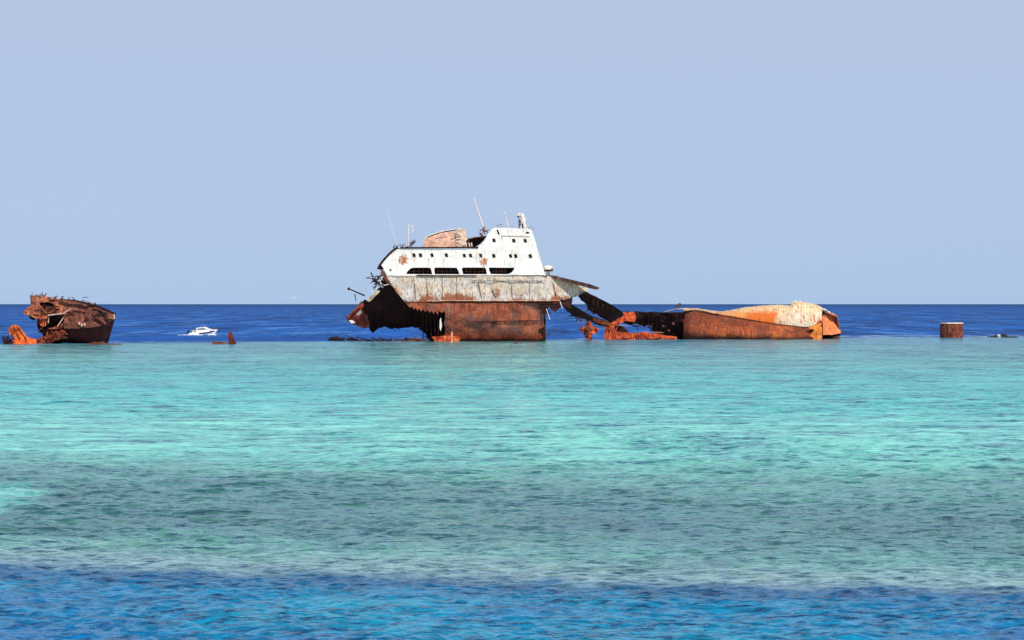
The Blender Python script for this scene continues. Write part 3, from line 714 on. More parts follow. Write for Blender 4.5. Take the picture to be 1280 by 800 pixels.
plate(bm, fr, [(681.5, 344.6), (691, 344.2), (705, 347.4), (722, 351.4), (738, 355.4), (748.6, 359.2), (748.6, 361.6), (744, 361.8), (728, 357.6), (712, 353.6), (696, 349.6), (683, 346.6)], 1.0, 2.0, [], 4, .1)
obj('overhanging_deck_beam', bm, rust_mat('rust_deck_beam', [(0, lin(30, 16, 14)), (.5, lin(62, 34, 30)), (1, lin(128, 96, 82))]), ship)
bm = bmesh.new()
lowg = [(701, 375.6), (707, 376), (716, 381), (728, 388.6), (741, 395.4), (764, 402.8)] 
lowb = [(762, 409.6), (748, 406.8), (738, 401), (728, 398.6), (716, 394.4), (707, 387.6), (702, 380.6)]
plate(bm, fr, lowg + jag(lowb, 2.5, .9, 81), lambda x, y: 1.2 + (y - 375) * .22, .8, [], 3, .3)
tangle(bm, fr, [(718, 394), (726, 398), (738, 401), (748, 405)], 16, 82, (.4, 1.4), (4, 7), (.06, .2), 2)
lg = obj('folded_side_plate', bm, M['rust_dark'], ship)
bm = bmesh.new()
plate(bm, fr, jag([(741, 397.2), (752, 400), (764, 403.6), (762, 408), (752, 404.8), (742, 401.4)], 3, .5, 83, True), lambda x, y: .7 + (y - 375) * .22, .2, [], 3)
obj('plate_flange', bm, M['rust_orange'], lg)
bm = bmesh.new()
topg = jag([(722, 370), (733, 364.6), (745, 370.6), (757, 376.8), (768, 383), (778, 389.6)], 4, .4, 91)
botg = jag([(780, 394), (770, 400.6), (764, 403.6), (756, 399.6), (748, 394), (739, 389.4), (734, 385), (735, 381.6), (727, 376), (722, 370)], 2.6, 1.0, 92)
plate(bm, fr, topg + botg[:-1], lambda x, y: 3.0 + (y - 364) * .20, 1.2, [], 3, .4)
for k in range(7):
    t = k / 7; bar(bm, fr.p(727 + 46 * t, 368.6 + 22 * t, 2.6 + 4 * t), fr.p(722 + 42 * t + 8, 374 + 24 * t, 3.6 + 4.4 * t), .2, .3)
tangle(bm, fr, [(736, 384), (742, 392), (752, 397), (738, 380)], 18, 93, (.4, 1.3), (4, 8), (.06, .2), 2)
obj('folded_deck_plate', bm, M['rust_dark'], ship)

# ================================================================== RIGHT HULL SECTION (capsized)
D1 = 443.0
rh = thing('capsized_hull', 'long rounded orange rust hull section lying on its side with pale ragged bow end', 'ship hull', 900, D1)
f1 = Frame(rh, D1)
top = [(828, 390), (836, 387.4), (845, 385.6), (858, 385), (872, 385.2), (885, 387.4), (899, 389.2), (912, 388), (922, 386.2), (935, 383.8), (948, 382.4), (962, 381.2), (975, 381), (986, 382), (988.8, 381), (990.5, 377.2), (1000, 376.8), (1010, 378), (1020, 380.6), (1030, 385), (1040, 391), (1046, 393.4), (1048, 400), (1050, 410), (1051, 417)]
seam = [(828, 394), (855, 388.4), (880, 390), (900, 393.4), (922, 397), (945, 401.2), (970, 405), (1000, 408.6), (1012, 409.4), (1022, 404.6), (1030, 398.6), (1040, 398.2), (1051, 417.2)]
stn = [855 + k * 2.5 for k in range(int((1027.5 - 855) / 2.5) + 1)]
def ring(x, part):
    yt, ys = ip(top, x), min(ip(seam, x), 427); pts = []
    bulge = 1.0 * min(1, (1040 - x) / 60)
    if part == 'low':
        for k in range(13):
            t = k / 12; y = 430 + (ys - 430) * t; d = 1.6 + 1.8 * t * t - 2.9 * bulge * math.sin(math.pi * min(1, t * .9 + .1)); pts.append(f1.p(x, y, d))
    else:
        for k in range(9):
            t = k / 8; y = ys + (yt - ys) * math.sin(t * math.pi / 2) ; d = 3.4 + 0.25 + 4.6 * (1 - math.cos(t * math.pi / 2)); pts.append(f1.p(x, y, d))
        zt = pts[-1].z
        for k in range(1, 9):
            t = k / 8; p = f1.p(x, yt, 8.2 + 5 * math.sin(t * math.pi / 2)); p.z = zt * math.cos(t * math.pi / 2) - .4 * t; pts.append(p)
    endr = 1.8 * max(0, (866 - x) / 11) ** 2
    pts = [p + Vector((0, endr, 0)) for p in pts]
    for i, p in enumerate(pts):
        n_ = noise.fractal(p * .35 + Vector((7, 0, 0)), 1, 2, 4); pts[i] = p + Vector((0, n_ * .45, 0))
    return pts
bm = bmesh.new(); loft(bm, [ring(x, 'low') for x in stn])
bot = obj('hull_bottom_plating', bm, M['hull_orange'], rh, True)
bm = bmesh.new(); loft(bm, [ring(x, 'up') for x in stn])
def cream_mat():
    b = NB('cream_orange_side'); o = objco(b); s = b.n('ShaderNodeSeparateXYZ'); b.l(o, s.inputs[0])
    n1 = b.noise(o, .3, 6, .6).outputs[0]; st = b.noise(o, 1.0, 7, .75, (2.6, 1.0, .7), (2, 2, 2)).outputs[0]
    x = b.math('ADD', s.outputs[0], b.math('MULTIPLY', b.math('SUBTRACT', n1, .5), 7))
    x = b.math('DIVIDE', b.math('ADD', x, 12), 36, clamp=True)
    p0 = lambda px: ((px - 900) / F * D1 + 12) / 36
    base = b.ramp(x, [(p0(850), lin(182, 120, 84)), (p0(900), lin(210, 150, 104)), (p0(922), lin(222, 160, 100)), (p0(940), lin(212, 106, 38)), (p0(969), lin(218, 108, 34)), (p0(977), lin(216, 190, 152)), (p0(1000), lin(214, 206, 186)), (p0(1020), lin(224, 206, 176))])
    zz = b.math('ADD', s.outputs[2], b.math('MULTIPLY', b.math('SUBTRACT', st, .5), 3.0))
    c = b.mix(b.math('MULTIPLY', b.step(zz, 4.6, 5.6), .8), base, lin(232, 212, 170))
    c = b.mix(b.step(st, .53, .62), c, lin(196, 104, 44))
    fl = b.noise(o, 2.4, 7, .75, off=(8, 8, 8)).outputs[0]
    st3 = b.noise(o, 1, 8, .8, (4.5, 1.5, 1.0), (1, 8, 5)).outputs[0]
    c = b.mix(1.0, c, b.ramp(st3, [(.36, (.50, .40, .32, 1)), (.5, (.95, .93, .9, 1)), (.66, (1.15, 1.15, 1.1, 1))]), 'MULTIPLY')
    c = b.mix(b.math('MULTIPLY', b.step(fl, .57, .66), .7), c, lin(150, 112, 84))
    return b.finish(c, .85, fl, .6, .15)
M['cream'] = cream_mat()
side = obj('hull_side_plating', bm, M['cream'], rh, True)
# ragged crest, seam flange, open end ribs
bm = bmesh.new(); rnd = random.Random(8); x = 988
while x < 1046:
    y = ip(top, x); p = f1.p(x, y + 2.2, 7.6); h_ = rnd.uniform(.15, .4 + (.45 if x < 1002 else 0))
    q = p + Vector((rnd.uniform(-.35, .1), rnd.uniform(-.3, .3), h_)); tube(bm, p, q, rnd.uniform(.12, .3), .03, 5); x += rnd.uniform(.7, 2.6)
x = 905
while x < 988:
    y = ip(top, x); p = f1.p(x, y + 1.6, 7.8); tube(bm, p, p + Vector((rnd.uniform(-.2, .1), 0, rnd.uniform(.2, .36))), rnd.uniform(.15, .4), .04, 5); x += rnd.uniform(1.4, 4.5)
obj('ragged_plate_edge', bm, plain('bleached_torn_edge', lin(232, 218, 186), .8, .2), side)
bm = bmesh.new()
for a, b_ in zip(range(895, 1022, 6), range(901, 1028, 6)):
    bar(bm, f1.p(a, ip(seam, a) - .1, 3.0), f1.p(b_, ip(seam, b_) - .1, 3.0), .16, .12)
obj('seam_flange', bm, M['rust_dark'], rh)
bm = bmesh.new()
for a, b_ in zip([846, 852, 858, 865, 872, 879, 886, 893], [852, 858, 865, 872, 879, 886, 893, 900]):
    bar(bm, f1.p(a, ip(top, a) + .6, 3.2), f1.p(b_, ip(top, b_) + .6, 3.2), 1.0, .16)
bar(bm, f1.p(830, 390, 4.5), f1.p(846, 386, 3.6), .8, .14)
obj1('pale_deck_edge', bm, M['peel_cream2'], rh)
bm = bmesh.new()
c0 = f1.p(849.6, 382.4, 5)
for k in range(12):
    a, a2 = math.pi * k / 11 * 1.2 - .3, math.pi * (k + 1) / 11 * 1.2 - .3
    tube(bm, c0 + Vector((.36 * math.cos(a), 0, .42 * math.sin(a))), c0 + Vector((.36 * math.cos(a2), 0, .42 * math.sin(a2))), .12)
tube(bm, f1.p(844.5, 382.4, 5), f1.p(846.4, 383.4, 5), .12); tube(bm, f1.p(849, 385.5, 5), f1.p(849, 382.6, 5), .14)
obj('mooring_ring', bm, M['rust_brown'], rh)
# bow tip: bent orange flap with its undercut
bm = bmesh.new()
def fl_d(x, y): return 2.6 + (410 - y) * .14 + (x - 1027) * .10
plate(bm, f1, jag([(1021.5, 403), (1026, 396.5), (1032, 391), (1040, 391.4), (1046.4, 394.4), (1048, 402), (1049.6, 410), (1051.4, 416.4), (1040, 418.6), (1029, 418.8), (1027.6, 410)], 4, .4, 22, True), fl_d, .3, [], 3, .35)
flp = obj('bow_flap', bm, rust_mat('rust_flap', [(0, lin(150, 70, 40)), (.4, lin(196, 104, 62)), (.7, lin(218, 130, 80)), (1, lin(228, 178, 140))], big=.5), rh)
bm = bmesh.new()
plate(bm, f1, [(1027.4, 402), (1028.6, 404), (1028.2, 424), (1027.0, 424)], 1.3, .3, [], 4)
plate(bm, f1, jag([(1022, 418.4), (1051.2, 417.2), (1050.6, 419.6), (1036, 421.6), (1024, 424)], 4, .3, 4, True), lambda x, y: 3 + (y - 417) * .9, .3, [], 4)
obj('crack_and_undercut', bm, M['rust_dark'], rh)
bm = bmesh.new(); plate(bm, f1, jag([(1010, 410), (1020, 405), (1027, 403), (1027.4, 427), (1004, 427), (1012, 419), (1018, 412)], 4, .4, 6, True), lambda x, y: .9 + max(0, 410 - y) * .3, .12, [], 3, .2)
obj('bow_corner_plate', bm, rust_mat('rust_yellow', [(0, lin(140, 66, 26)), (.4, lin(206, 116, 46)), (1, lin(224, 150, 74))], big=.8), rh)
bm = bmesh.new()
band(bm, f1, [(1031, 389), (1047, 396), (1051, 417)], 4.5, 11, .2)
plate(bm, f1, [(1000, 383), (1018, 384), (1032, 390), (1047, 397), (1050, 424), (1000, 424)], 11.2, .2, [], 6)
obj('far_bow_plating', bm, M['rust_brown'], rh)
# torn-open inner part at the left end
bm = bmesh.new()
tp = jag([(777, 390), (786, 389.4), (797, 389), (806, 390), (818, 389.4), (828, 390.6), (842, 390.2), (856, 390.4)], 4, .5, 33)
lw = jag([(857, 428), (846, 428), (838, 424.4), (829, 419.6), (822, 417.4), (815.4, 413), (813, 405), (806, 408.4), (801, 406), (796, 404.4), (790, 405.6), (780, 404.6), (776, 399)], 2.6, 1.0, 34)
plate(bm, f1, tp + lw, lambda x, y: 1.6 + (y - 389) * .13 + max(0, (x - 800)) * -.005, .3, [], 3.2, .8, 9)
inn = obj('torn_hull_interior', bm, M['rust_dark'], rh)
bm = bmesh.new()
for k in range(11):
    x = 800 + k * 5; y1 = ip([(800, 405), (815, 412), (830, 419), (850, 426)], x)
    bar(bm, f1.p(x, 390.6, 1.4), f1.p(x + 1, y1, 1.2 + (y1 - 389) * .13), .14, .24)
tangle(bm, f1, [(800, 407), (808, 409), (815, 414), (822, 417), (829, 420), (820, 412)], 26, 35, (.4, 1.4), (2.5, 5), (.05, .18), 2)
obj('exposed_ribs', bm, M['rust_dark'], inn)
bm = bmesh.new()
for (x, y) in ((829, 407.4), (841.6, 404.4), (836, 413)):
    plate(bm, f1, jag([(x - 1.6, y - .9), (x + .6, y - 1.4), (x + 1.6, y + .4), (x + .6, y + 2.0), (x - .8, y + .8)], 1.2, .4, int(x), True), .7, .1, [], 2)
obj('rust_scab', bm, M['rust_brown'], inn)
bm = bmesh.new()
plate(bm, f1, jag([(777, 390.8), (792, 390), (795, 394), (794, 403), (789, 402), (783, 401), (776, 404.4), (769.4, 405), (764, 406.4), (760, 404), (770, 397)], 3, .5, 36, True), lambda x, y: -.1 + (405 - y) * .06, .25, [], 3, .3)
plate(bm, f1, jag([(756.6, 404.6), (769.6, 404.4), (767.6, 416), (766.6, 428), (756, 428), (755.6, 414)], 3, .5, 37, True), -.5, .5, [], 3, .4)
bar(bm, f1.p(759, 427, -.9), f1.p(766, 406, -.9), .25, .2); bar(bm, f1.p(764, 426, -.9), f1.p(779, 391.6, -.2), .18, .2)
obj('buckled_orange_frame', bm, M['rust_orange'], rh)
bm = bmesh.new()
plate(bm, f1, jag([(766, 414), (775, 414.6), (790, 416.4), (806, 415), (818, 416.6), (832, 419.2), (846, 421), (846, 428), (766, 428)], 3, .6, 38, True), -.6, .3, [], 3, .35)
for x in range(790, 818, 3): bar(bm, f1.p(x, 424, -.85), f1.p(x, 416.6, -.8), .12, .12)
bar(bm, f1.p(808, 422.4, -1), f1.p(845, 421, -1), .2, .16)
obj('bottom_rail', bm, M['rust_orange'], rh)
bm = bmesh.new()
plate(bm, f1, jag([(769, 405), (778, 407.6), (784, 412), (786, 416), (768, 415)], 3, .6, 39, True), 1.0, .2, [], 3, .3)
for (a, b_) in (((811, 404), (812.6, 414)), ((816, 404), (814, 414)), ((796, 404), (797, 413)), ((783, 405), (806, 409))):
    bar(bm, f1.p(*a, 2), f1.p(*b_, 2), .16, .16)
obj('inner_stay', bm, M['rust_dark'], rh)
bm = bmesh.new()
tube(bm, f1.p(769, 406.4, -.5), f1.p(786, 407.8, -.5), .08); tube(bm, f1.p(815, 415, -.4), f1.p(829, 415.8, .2), .07)
obj('bent_pipe', bm, M['frame'], rh)
bm = bmesh.new(); plate(bm, f1, [(800, 391), (1000, 392), (1000, 424), (840, 424), (822, 410), (800, 404)], 13.2, .2, [], 8); obj('far_hull_plating', bm, M['rust_dark'], rh)

# ================================================================== LEFT BOW SECTION
D2 = 396.0
lb = thing('bow_wreck', 'dark brown ship bow section at far left, torn open on its left side', 'ship bow', 90, D2)
f2 = Frame(lb, D2)
ltop = [(37, 369.4), (45, 369.6), (58, 370.8), (66, 372.2), (76, 374.8), (92, 375.4), (100, 377), (108, 379.2), (117, 382), (126, 385.4), (135, 389), (143.6, 392.4)]
ledge = [(60, 411.5), (80, 411), (96, 410.6), (110, 409.6), (122, 408.4), (133, 405), (139.5, 402), (143.8, 397)]
def bring(x, part):
    yt, ys = ip(ltop, x), ip(ledge, x); t_ = max(0, (x - 96) / 48); far_ = 9.5 * (1 - t_ ** 2.2) + .2
    edge = 1.2 + 4.2 * t_ ** 2.2; pts = []
    if part == 'up':
        for k in range(12):
            t = k / 11; pts.append(f2.p(x, ys + (yt - ys) * t, edge - .1 + 2.4 * t ** 1.4 * (1 - t_ * .7)))
    elif part == 'low':
        xb = min(x, 133 + (x - 133) * .25) if x > 120 else x
        for k in range(9):
            t = k / 8; xx = x + (max(60, min(x, 120 + (x - 120) * .58)) - x) * (1 - t); y = 433 + (ys - 433) * t
            pts.append(f2.p(xx, y, edge + 4.6 * (1 - t) ** 1.0 * (1 - t_ * .55)))
    else:
        a = f2.p(x, yt, edge + 2.3 * (1 - t_ * .7)); w_ = far_
        for k in range(7):
            t = k / 6; p = a + Vector((0, w_ * (.25 + .75 * t) if k else 0, 0)); p.z = a.z * (1 - t ** 3) - .3 * t - (.3 if k else 0); p.x -= max(0, x - 118) * .42 * .132 * t ** 2; pts.append(p)
    for i, p in enumerate(pts):
        n_ = noise.fractal(p * (.9 if part == 'up' else .4) + Vector((1, 5, 0)), 1, 2, 4); pts[i] = p + Vector((0, n_ * (.6 if part == 'up' else .25), 0))
    return pts
xs = [80 + k * 1.8 for k in range(36)]
bm = bmesh.new(); loft(bm, [bring(x, 'up') for x in xs]); up = obj('upper_bow_plating', bm, M['rust_brown'], lb)
bm = bmesh.new(); loft(bm, [bring(x, 'low') for x in [60 + k * 2.4 for k in range(36)]]); obj('undercut_bow_plating', bm, rust_mat('rust_maroon_shade', [(0, lin(34, 12, 10)), (.5, lin(62, 22, 18)), (1, lin(96, 42, 32))]), lb, True)  # lower rust deepened to paint in the shade of the undercut
bm = bmesh.new(); loft(bm, [bring(x, 'far') for x in [40 + k * 2.6 for k in range(41)]]); obj('far_bow_shell', bm, M['rust_dark'], lb)
# left part: plating round the torn opening
bm = bmesh.new()
plate(bm, f2, jag([(37.2, 369.2), (58, 370.6), (76, 374.6), (82, 375), (83, 392), (80, 394), (72, 393.4), (62, 394.6), (59, 398), (50, 399), (44, 397.6), (38, 394.4), (31, 393.2), (29, 389.6), (34, 385), (38.4, 381), (38.2, 375)], 3, .6, 41, True),
      lambda x, y: 2.2 + (392 - y) * .05, .25, [jag([(50, 378.2), (60, 377.4), (68, 380), (67, 383), (56, 385), (51, 382)], 3, .4, 5, True)[:]], 2.5, .9, 2)
plate(bm, f2, jag([(60, 410), (66, 409.4), (79, 404), (80.4, 393), (84, 393), (84, 424), (58, 424)], 3, .8, 42, True), 2.6, .25, [], 3, .7)
torn = obj('torn_side_plating', bm, rust_mat('rust_tan', [(0, lin(64, 34, 26)), (.3, lin(124, 66, 46)), (.65, lin(166, 98, 70)), (1, lin(206, 142, 106))], big=.9), lb)
bm = bmesh.new()
plate(bm, f2, [(42, 373), (80, 377), (82, 412), (60, 418), (49, 415), (47, 396)], lambda x, y: 5.5 + (y - 375) * .03, .3, [], 4, .6)
plate(bm, f2, jag([(46, 397), (51, 399), (53, 412), (56, 417), (50, 416), (47, 410)], 2.5, .6, 44, True), 3.0, .3, [], 3)
plate(bm, f2, jag([(33, 390.6), (44, 391), (45, 397), (40, 400), (36, 395)], 2.5, .6, 45, True), 3.2, .3, [], 3)
obj('dark_inner_bulkhead', bm, M['rust_dark'], lb)
bm = bmesh.new()
for (x, y0, y1, w_) in ((51, 395.5, 407, .5), (54, 394.6, 408, .6), (56.8, 395, 407, .4), (48.6, 393, 404, .3)):
    plate(bm, f2, jag([(x - w_ * 2.6, y0), (x + w_ * 2.4, y0), (x + w_ * 1.6, y1), (x - w_ * 1.4, y1 + .8)], 3, .3, int(x), True), 1.9, .2, [], 3, .2)
obj('orange_frame_strip', bm, M['rust_orange'], lb)
bm = bmesh.new()
bar(bm, f2.p(61, 395.6, 2), f2.p(60.4, 404, 2), .22, .15); bar(bm, f2.p(60, 394, 1.6), f2.p(80, 391.6, 1.6), .5, .18); bar(bm, f2.p(80.6, 395, 1.8), f2.p(72, 408, 1.8), .2, .16)
bar(bm, f2.p(88, 386.4, 1.2), f2.p(80, 391, 1.2), .4, .16)
for (x, y) in ((102, 408), (105.6, 407.4), (99, 406)): bar(bm, f2.p(x, y, .4), f2.p(x + .4, y - 3.4, .8), .22, .1)
bar(bm, f2.p(142.4, 392.4, 5.1), f2.p(142.8, 398.6, 4.9), .2, .16)
obj('bare_metal_strip', bm, plain('bare_tan_metal', lin(196, 160, 140), .7, .25), lb)
bm = bmesh.new()
for k in range(20):
    rnd = random.Random(100 + k); x = rnd.uniform(40, 132); y = ip(ltop, x) + rnd.uniform(2, 22)
    if x < 80: y = min(y, 391)
    bar(bm, f2.p(x, y, 1.5), f2.p(x + rnd.uniform(3, 12), y + rnd.uniform(-1, 3), 1.5), .3, rnd.uniform(.1, .3))
obj('buckled_stringer', bm, M['rust_dark'], torn)
bm = bmesh.new()
for a, b_ in zip(ltop[4:], ltop[5:]): bar(bm, f2.p(a[0], a[1] - .2, 2.2), f2.p(b_[0], b_[1] - .2, 2.2 + (b_[0] > 110) * 1.2), .6, .2)
obj('bulwark_cap', bm, M['rust_dark'], lb)
bm = bmesh.new(); rail = []
for x in (76.5, 92, 103, 104.6, 110, 113, 119.6, 125.4, 131.6, 137.4): 
    h_ = 3.6 if x in (76.5, 103, 119.6) else 2.4; y = ip(ltop, x); tube(bm, f2.p(x, y + .5, 3), f2.p(x + .3, y - h_, 3), .055)
    rail.append((x + .2, y - 2.2))
for a, b_ in zip(rail[2:], rail[3:]): tube(bm, f2.p(*a, 3), f2.p(*b_, 3), .045)
tube(bm, f2.p(76.5, 371, 3), f2.p(80, 370.6, 3), .05); tube(bm, f2.p(103, 371.6, 3), f2.p(110.5, 371.8, 3), .05)
obj('bow_railing', bm, M['rust_dark'], lb)
bm = bmesh.new()
tangle(bm, f2, [(40 + k * 2.4, ip(ltop, 40 + k * 2.4)) for k in range(34)], 34, 77, (.25, .8), (2, 5), (.06, .2), 1.2)
tangle(bm, f2, [(32, 391), (38, 396), (44, 399), (52, 410), (60, 395), (68, 381)], 24, 78, (.4, 1.1), (2, 4), (.06, .2), 2)
obj('loose_scrap', bm, M['rust_brown'], torn)
bm = bmesh.new()
rub = [(40, 426), (46, 425.4), (52, 424.4), (58, 422), (62, 420), (68, 418), (74, 416.5), (79, 416), (60, 426), (50, 427), (70, 422)]
tangle(bm, f2, rub, 80, 79, (.25, .8), (-1, 2), (.1, .3), 2.2, (-.3, .6))
plate(bm, f2, jag([(36, 427), (46, 424.6), (58, 421.6), (64, 417.6), (72, 414.6), (80, 412), (82, 416), (76, 421), (68, 425), (58, 433), (36, 433)], 2.5, .8, 80, True), lambda x, y: .4 + (425 - y) * .12, .6, [], 2.5, .9)
obj('rubble_apron', bm, rust_mat('rust_rubble', [(0, lin(52, 22, 18)), (.4, lin(118, 48, 32)), (.7, lin(160, 76, 50)), (1, lin(204, 130, 100))], big=1.2, streak=.2), lb)

# curled orange plate in the water left of the bow
D2b = 392.0
cp = thing('curled_plate', 'bright orange curled steel plate rising from the water at far left, beside the bow section', 'scrap plate', 24, D2b); fc = Frame(cp, D2b)
bm = bmesh.new()
plate(bm, fc, jag([(9.6, 413), (11, 409), (15, 406.4), (20, 406), (24.4, 408), (27, 412), (30.5, 417), (34, 421), (39, 423), (45, 424.6), (45, 434), (13, 434), (13, 427), (16.8, 424), (16.4, 420.4), (14, 421), (12.4, 418.6), (10.6, 418)], 2.4, .7, 81, True),
      lambda x, y: 1.5 - 1.2 * math.sin((x - 8) / 36 * math.pi) + (425 - y) * .12, .3, [], 2.0, 1.0)
rb = bmesh.new()
for (x0, y0, x1, y1) in ((12, 411, 18, 424), (17, 407, 25, 424), (22.5, 408, 33, 425)):
    dd = lambda x, y: 1.5 - 1.2 * math.sin((x - 8) / 36 * math.pi) + (425 - y) * .12 - .35
    for k in range(5):
        xa, ya, xb, yb = x0 + (x1 - x0) * k / 5, y0 + (y1 - y0) * k / 5, x0 + (x1 - x0) * (k + 1) / 5, y0 + (y1 - y0) * (k + 1) / 5
        bar(rb, fc.p(xa, ya, dd(xa, ya)), fc.p(xb, yb, dd(xb, yb)), .16, .12)
plate(rb, fc, jag([(13.6, 417), (16.4, 416.4), (17, 419.4), (14.6, 420.4)], 1, .3, 5, True), lambda x, y: 1.2, .1, [], 2)  # dark patch painted as the shaded hole in the sheet
obj('sheet_rib_and_hole', rb, M['rust_brown'], cp)
obj('curled_sheet', bm, rust_mat('rust_vivid_orange', [(0.0, lin(120, 44, 18)), (0.3, lin(206, 84, 28)), (0.7, lin(236, 116, 44)), (1.0, lin(244, 160, 90))], big=.9, streak=.4, speck=lin(130, 50, 28), speck_at=.62), cp)
bm = bmesh.new()
plate(bm, fc, jag([(4, 426), (9, 424), (14, 423.4), (16.4, 427), (17, 434), (4, 434)], 2, .6, 82, True), -.2, .4, [], 3, .3)
tangle(bm, fc, [(6, 427), (9, 424), (12, 427), (5, 423)], 16, 83, (.3, .8), (-.5, 1), (.08, .25), 2)
obj('dark_base_scrap', bm, M['rust_dark'], cp)

# ================================================================== smaller wreckage standing in the water
def scrap(name, label, cat, px, D, build, group=None):
    t = thing(name, label, cat, px, D, group); build(t, Frame(t, D)); return t
D3 = 451.0
def winch(t, f):
    bm = bmesh.new()
    plate(bm, f, jag([(733, 428), (731, 421), (728, 415), (724.6, 412), (726, 410), (732, 408), (734, 401), (736.4, 398), (738.6, 404), (740, 409), (744, 408.6), (750, 412), (746, 416), (740.6, 418), (739.4, 428)], 1.5, .9, 91, True), 0, .5, [[(732.4, 416), (734.4, 415), (734, 420), (732.6, 420)], [(736.6, 406), (737.4, 408), (736.4, 410)]], 2.0, .9)
    tangle(bm, f, [(735, 405), (734, 414), (738, 412), (736, 420), (730, 412)], 34, 92, (.3, 1.1), (-.5, 1.4), (.08, .3), 2)
    obj('winch_body', bm, M['rust_orange'], t)
    bm = bmesh.new(); tube(bm, f.p(735, 410.4, -.9), f.p(735, 410.4, 1.8), .5, .5, 14); tube(bm, f.p(735, 416, -.9), f.p(735.6, 416, 1.4), .3, .3, 12); obj('winch_drum', bm, M['rust_brown'], t)
    bm = bmesh.new(); tube(bm, f.p(725.6, 409, 0), f.p(725.6, 394.6, 0), .07); bar(bm, f.p(722, 412, 0), f.p(733, 412, 0), .16, .16); obj('upright_rod', bm, M['rust_brown'], t)
scrap('rusty_winch', 'upright orange rusty winch standing in the sea below the slanting broken plates', 'winch', 736, 440.0, winch)
def tank(t, f):
    m = f.D / F
    bm = bmesh.new(); L = []
    x0, x1 = f.p(1178.2, 422, 0).x, f.p(1205, 422, 0).x; zt = f.p(0, 404.6, 0).z
    ring0 = [(x0 + .05, .9), (x0 + .8, 0), (x0 + 2.2, -.25), (x1 - 1.0, -.05), (x1 - .1, .6), (x1, 2.4), (x1 - .8, 3.6), (x0 + .8, 3.7), (x0 - .05, 2.6)]
    rows = [[Vector((x, y, z)) + Vector((0, .12 * noise.noise(Vector((x, y, z * 1.3)) * 1.3), 0)) for x, y in ring0] for z in [-.6, 0, .4, .8, 1.2, 1.6, 2.0, 2.4, zt]]
    loft(bm, rows, True, True); obj('tank_shell', bm, rust_mat('rust_tank', [(0, lin(52, 24, 20)), (.4, lin(96, 46, 34)), (.7, lin(132, 70, 48)), (1, lin(170, 104, 74))], big=1.3), t)
    bm = bmesh.new(); r1 = [(x * 1.03 + .0 - (x0 + x1) / 2 * .03, (y - 1.7) * 1.08 + 1.7) for x, y in ring0]
    loft(bm, [[Vector((x, y, z)) for x, y in r1] for z in (zt, zt + .1, zt + .2 )], True, True); obj('pale_rim', bm, plain('guano_rim', lin(226, 206, 194), .8, .2), t)
    bm = bmesh.new()
    for x in (.9, 1.5): tube(bm, (x0 + x - .45, -.15, 0), (x0 + x - .45, -.15, zt), .09)
    bar(bm, (x1 - 1.1, -.22, 0), (x1 - 1.1, -.22, 1.1), .16, .1); bar(bm, (x0 + 1.3, -.32, .75), (x1 - .6, -.16, .8), .12, .16)
    obj('stiffener', bm, M['rust_brown'], t)
scrap('rusty_tank', 'box shaped rust brown steel tank with pale rim standing alone in the sea, at right', 'tank', 1191.5, 466.0, tank)
def lmark(t, f):
    bm = bmesh.new()
    plate(bm, f, jag([(284.6, 431.4), (285.8, 425), (285, 418.6), (286.2, 414.6), (287.4, 417.4), (288.4, 414.2), (290.4, 418.4), (292, 423), (294.4, 427.6), (295, 431.5)], 1.6, .4, 95, True), 0, .8, [], 2, .3)
    obj('upright_plate', bm, rust_mat('rust_wine', [(0, lin(48, 18, 16)), (.5, lin(96, 36, 30)), (1, lin(140, 62, 50))], big=1.), t)
    bm = bmesh.new(); plate(bm, f, jag([(264.6, 432), (265, 427), (270, 427), (276, 427.4), (281, 428.6), (286, 429.2), (286, 433), (264.6, 433)], 2, .3, 96, True), -.1, 1.6, [], 2, .2)
    obj('low_plate', bm, M['rust_brown'], t)
scrap('sternpost_scrap', 'small maroon scrap with upright fin and low plate, in the water near the white motorboat', 'scrap', 282, 392.0, lmark)
def debris(pts, n, seed, L=(.3, 1.0), wr=(.08, .3), m='rust_dark', sp=1.2, dy=(-1, 2), base=None):
    def go(t, f):
        bm = bmesh.new(); tangle(bm, f, pts, n, seed, L, dy, wr, sp, (-.15, .35))
        if base: plate(bm, f, jag(base, 2, .4, seed + 1, True), 0, 1.0, [], 2, .3)
        o = obj('bent_scrap', bm, M[m], t)
    return go
G = 'low wreckage awash on the reef'
scrap('reef_scrap', 'low dark tangle of scrap awash left of the main wreck, leftmost of the scraps', 'scrap', 422, 424.0, debris([(414, 425), (418, 423.6), (421, 422), (424, 424.6), (428, 425.4)], 30, 201, base=[(412, 427.5), (415, 425), (419, 424), (424, 424.6), (428, 426), (430, 427.5)]), G)
scrap('reef_scrap', 'second low scrap heap below the stern tip, beside the leftmost tangle', 'scrap', 438, 424.0, debris([(435, 425), (438, 424.6), (441, 424), (443, 425)], 22, 202, base=[(432, 427.5), (435, 425), (438, 426), (442, 424), (445, 427.5)]), G)
scrap('reef_beam', 'long thin dark beam awash under the overhanging stern of the main wreck', 'beam', 475, 422.0, debris([(452, 426), (462, 426), (474, 426), (486, 426.2)], 14, 203, (1, 3), (.1, .22), base=[(446, 427), (455, 425.6), (470, 426), (488, 425.6), (490, 427.6), (446, 428)]), G)
scrap('reef_scrap', 'reddish low scrap awash right before the torn hull edge', 'scrap', 515, 421.0, debris([(496, 426.6), (503, 425.6), (510, 425), (517, 425.4), (525, 425)], 34, 204, (.4, 1.6), (.08, .26), 'rust_brown', base=[(490, 428), (500, 425.8), (512, 424.8), (524, 425), (534, 424.6), (536, 428)]), G)
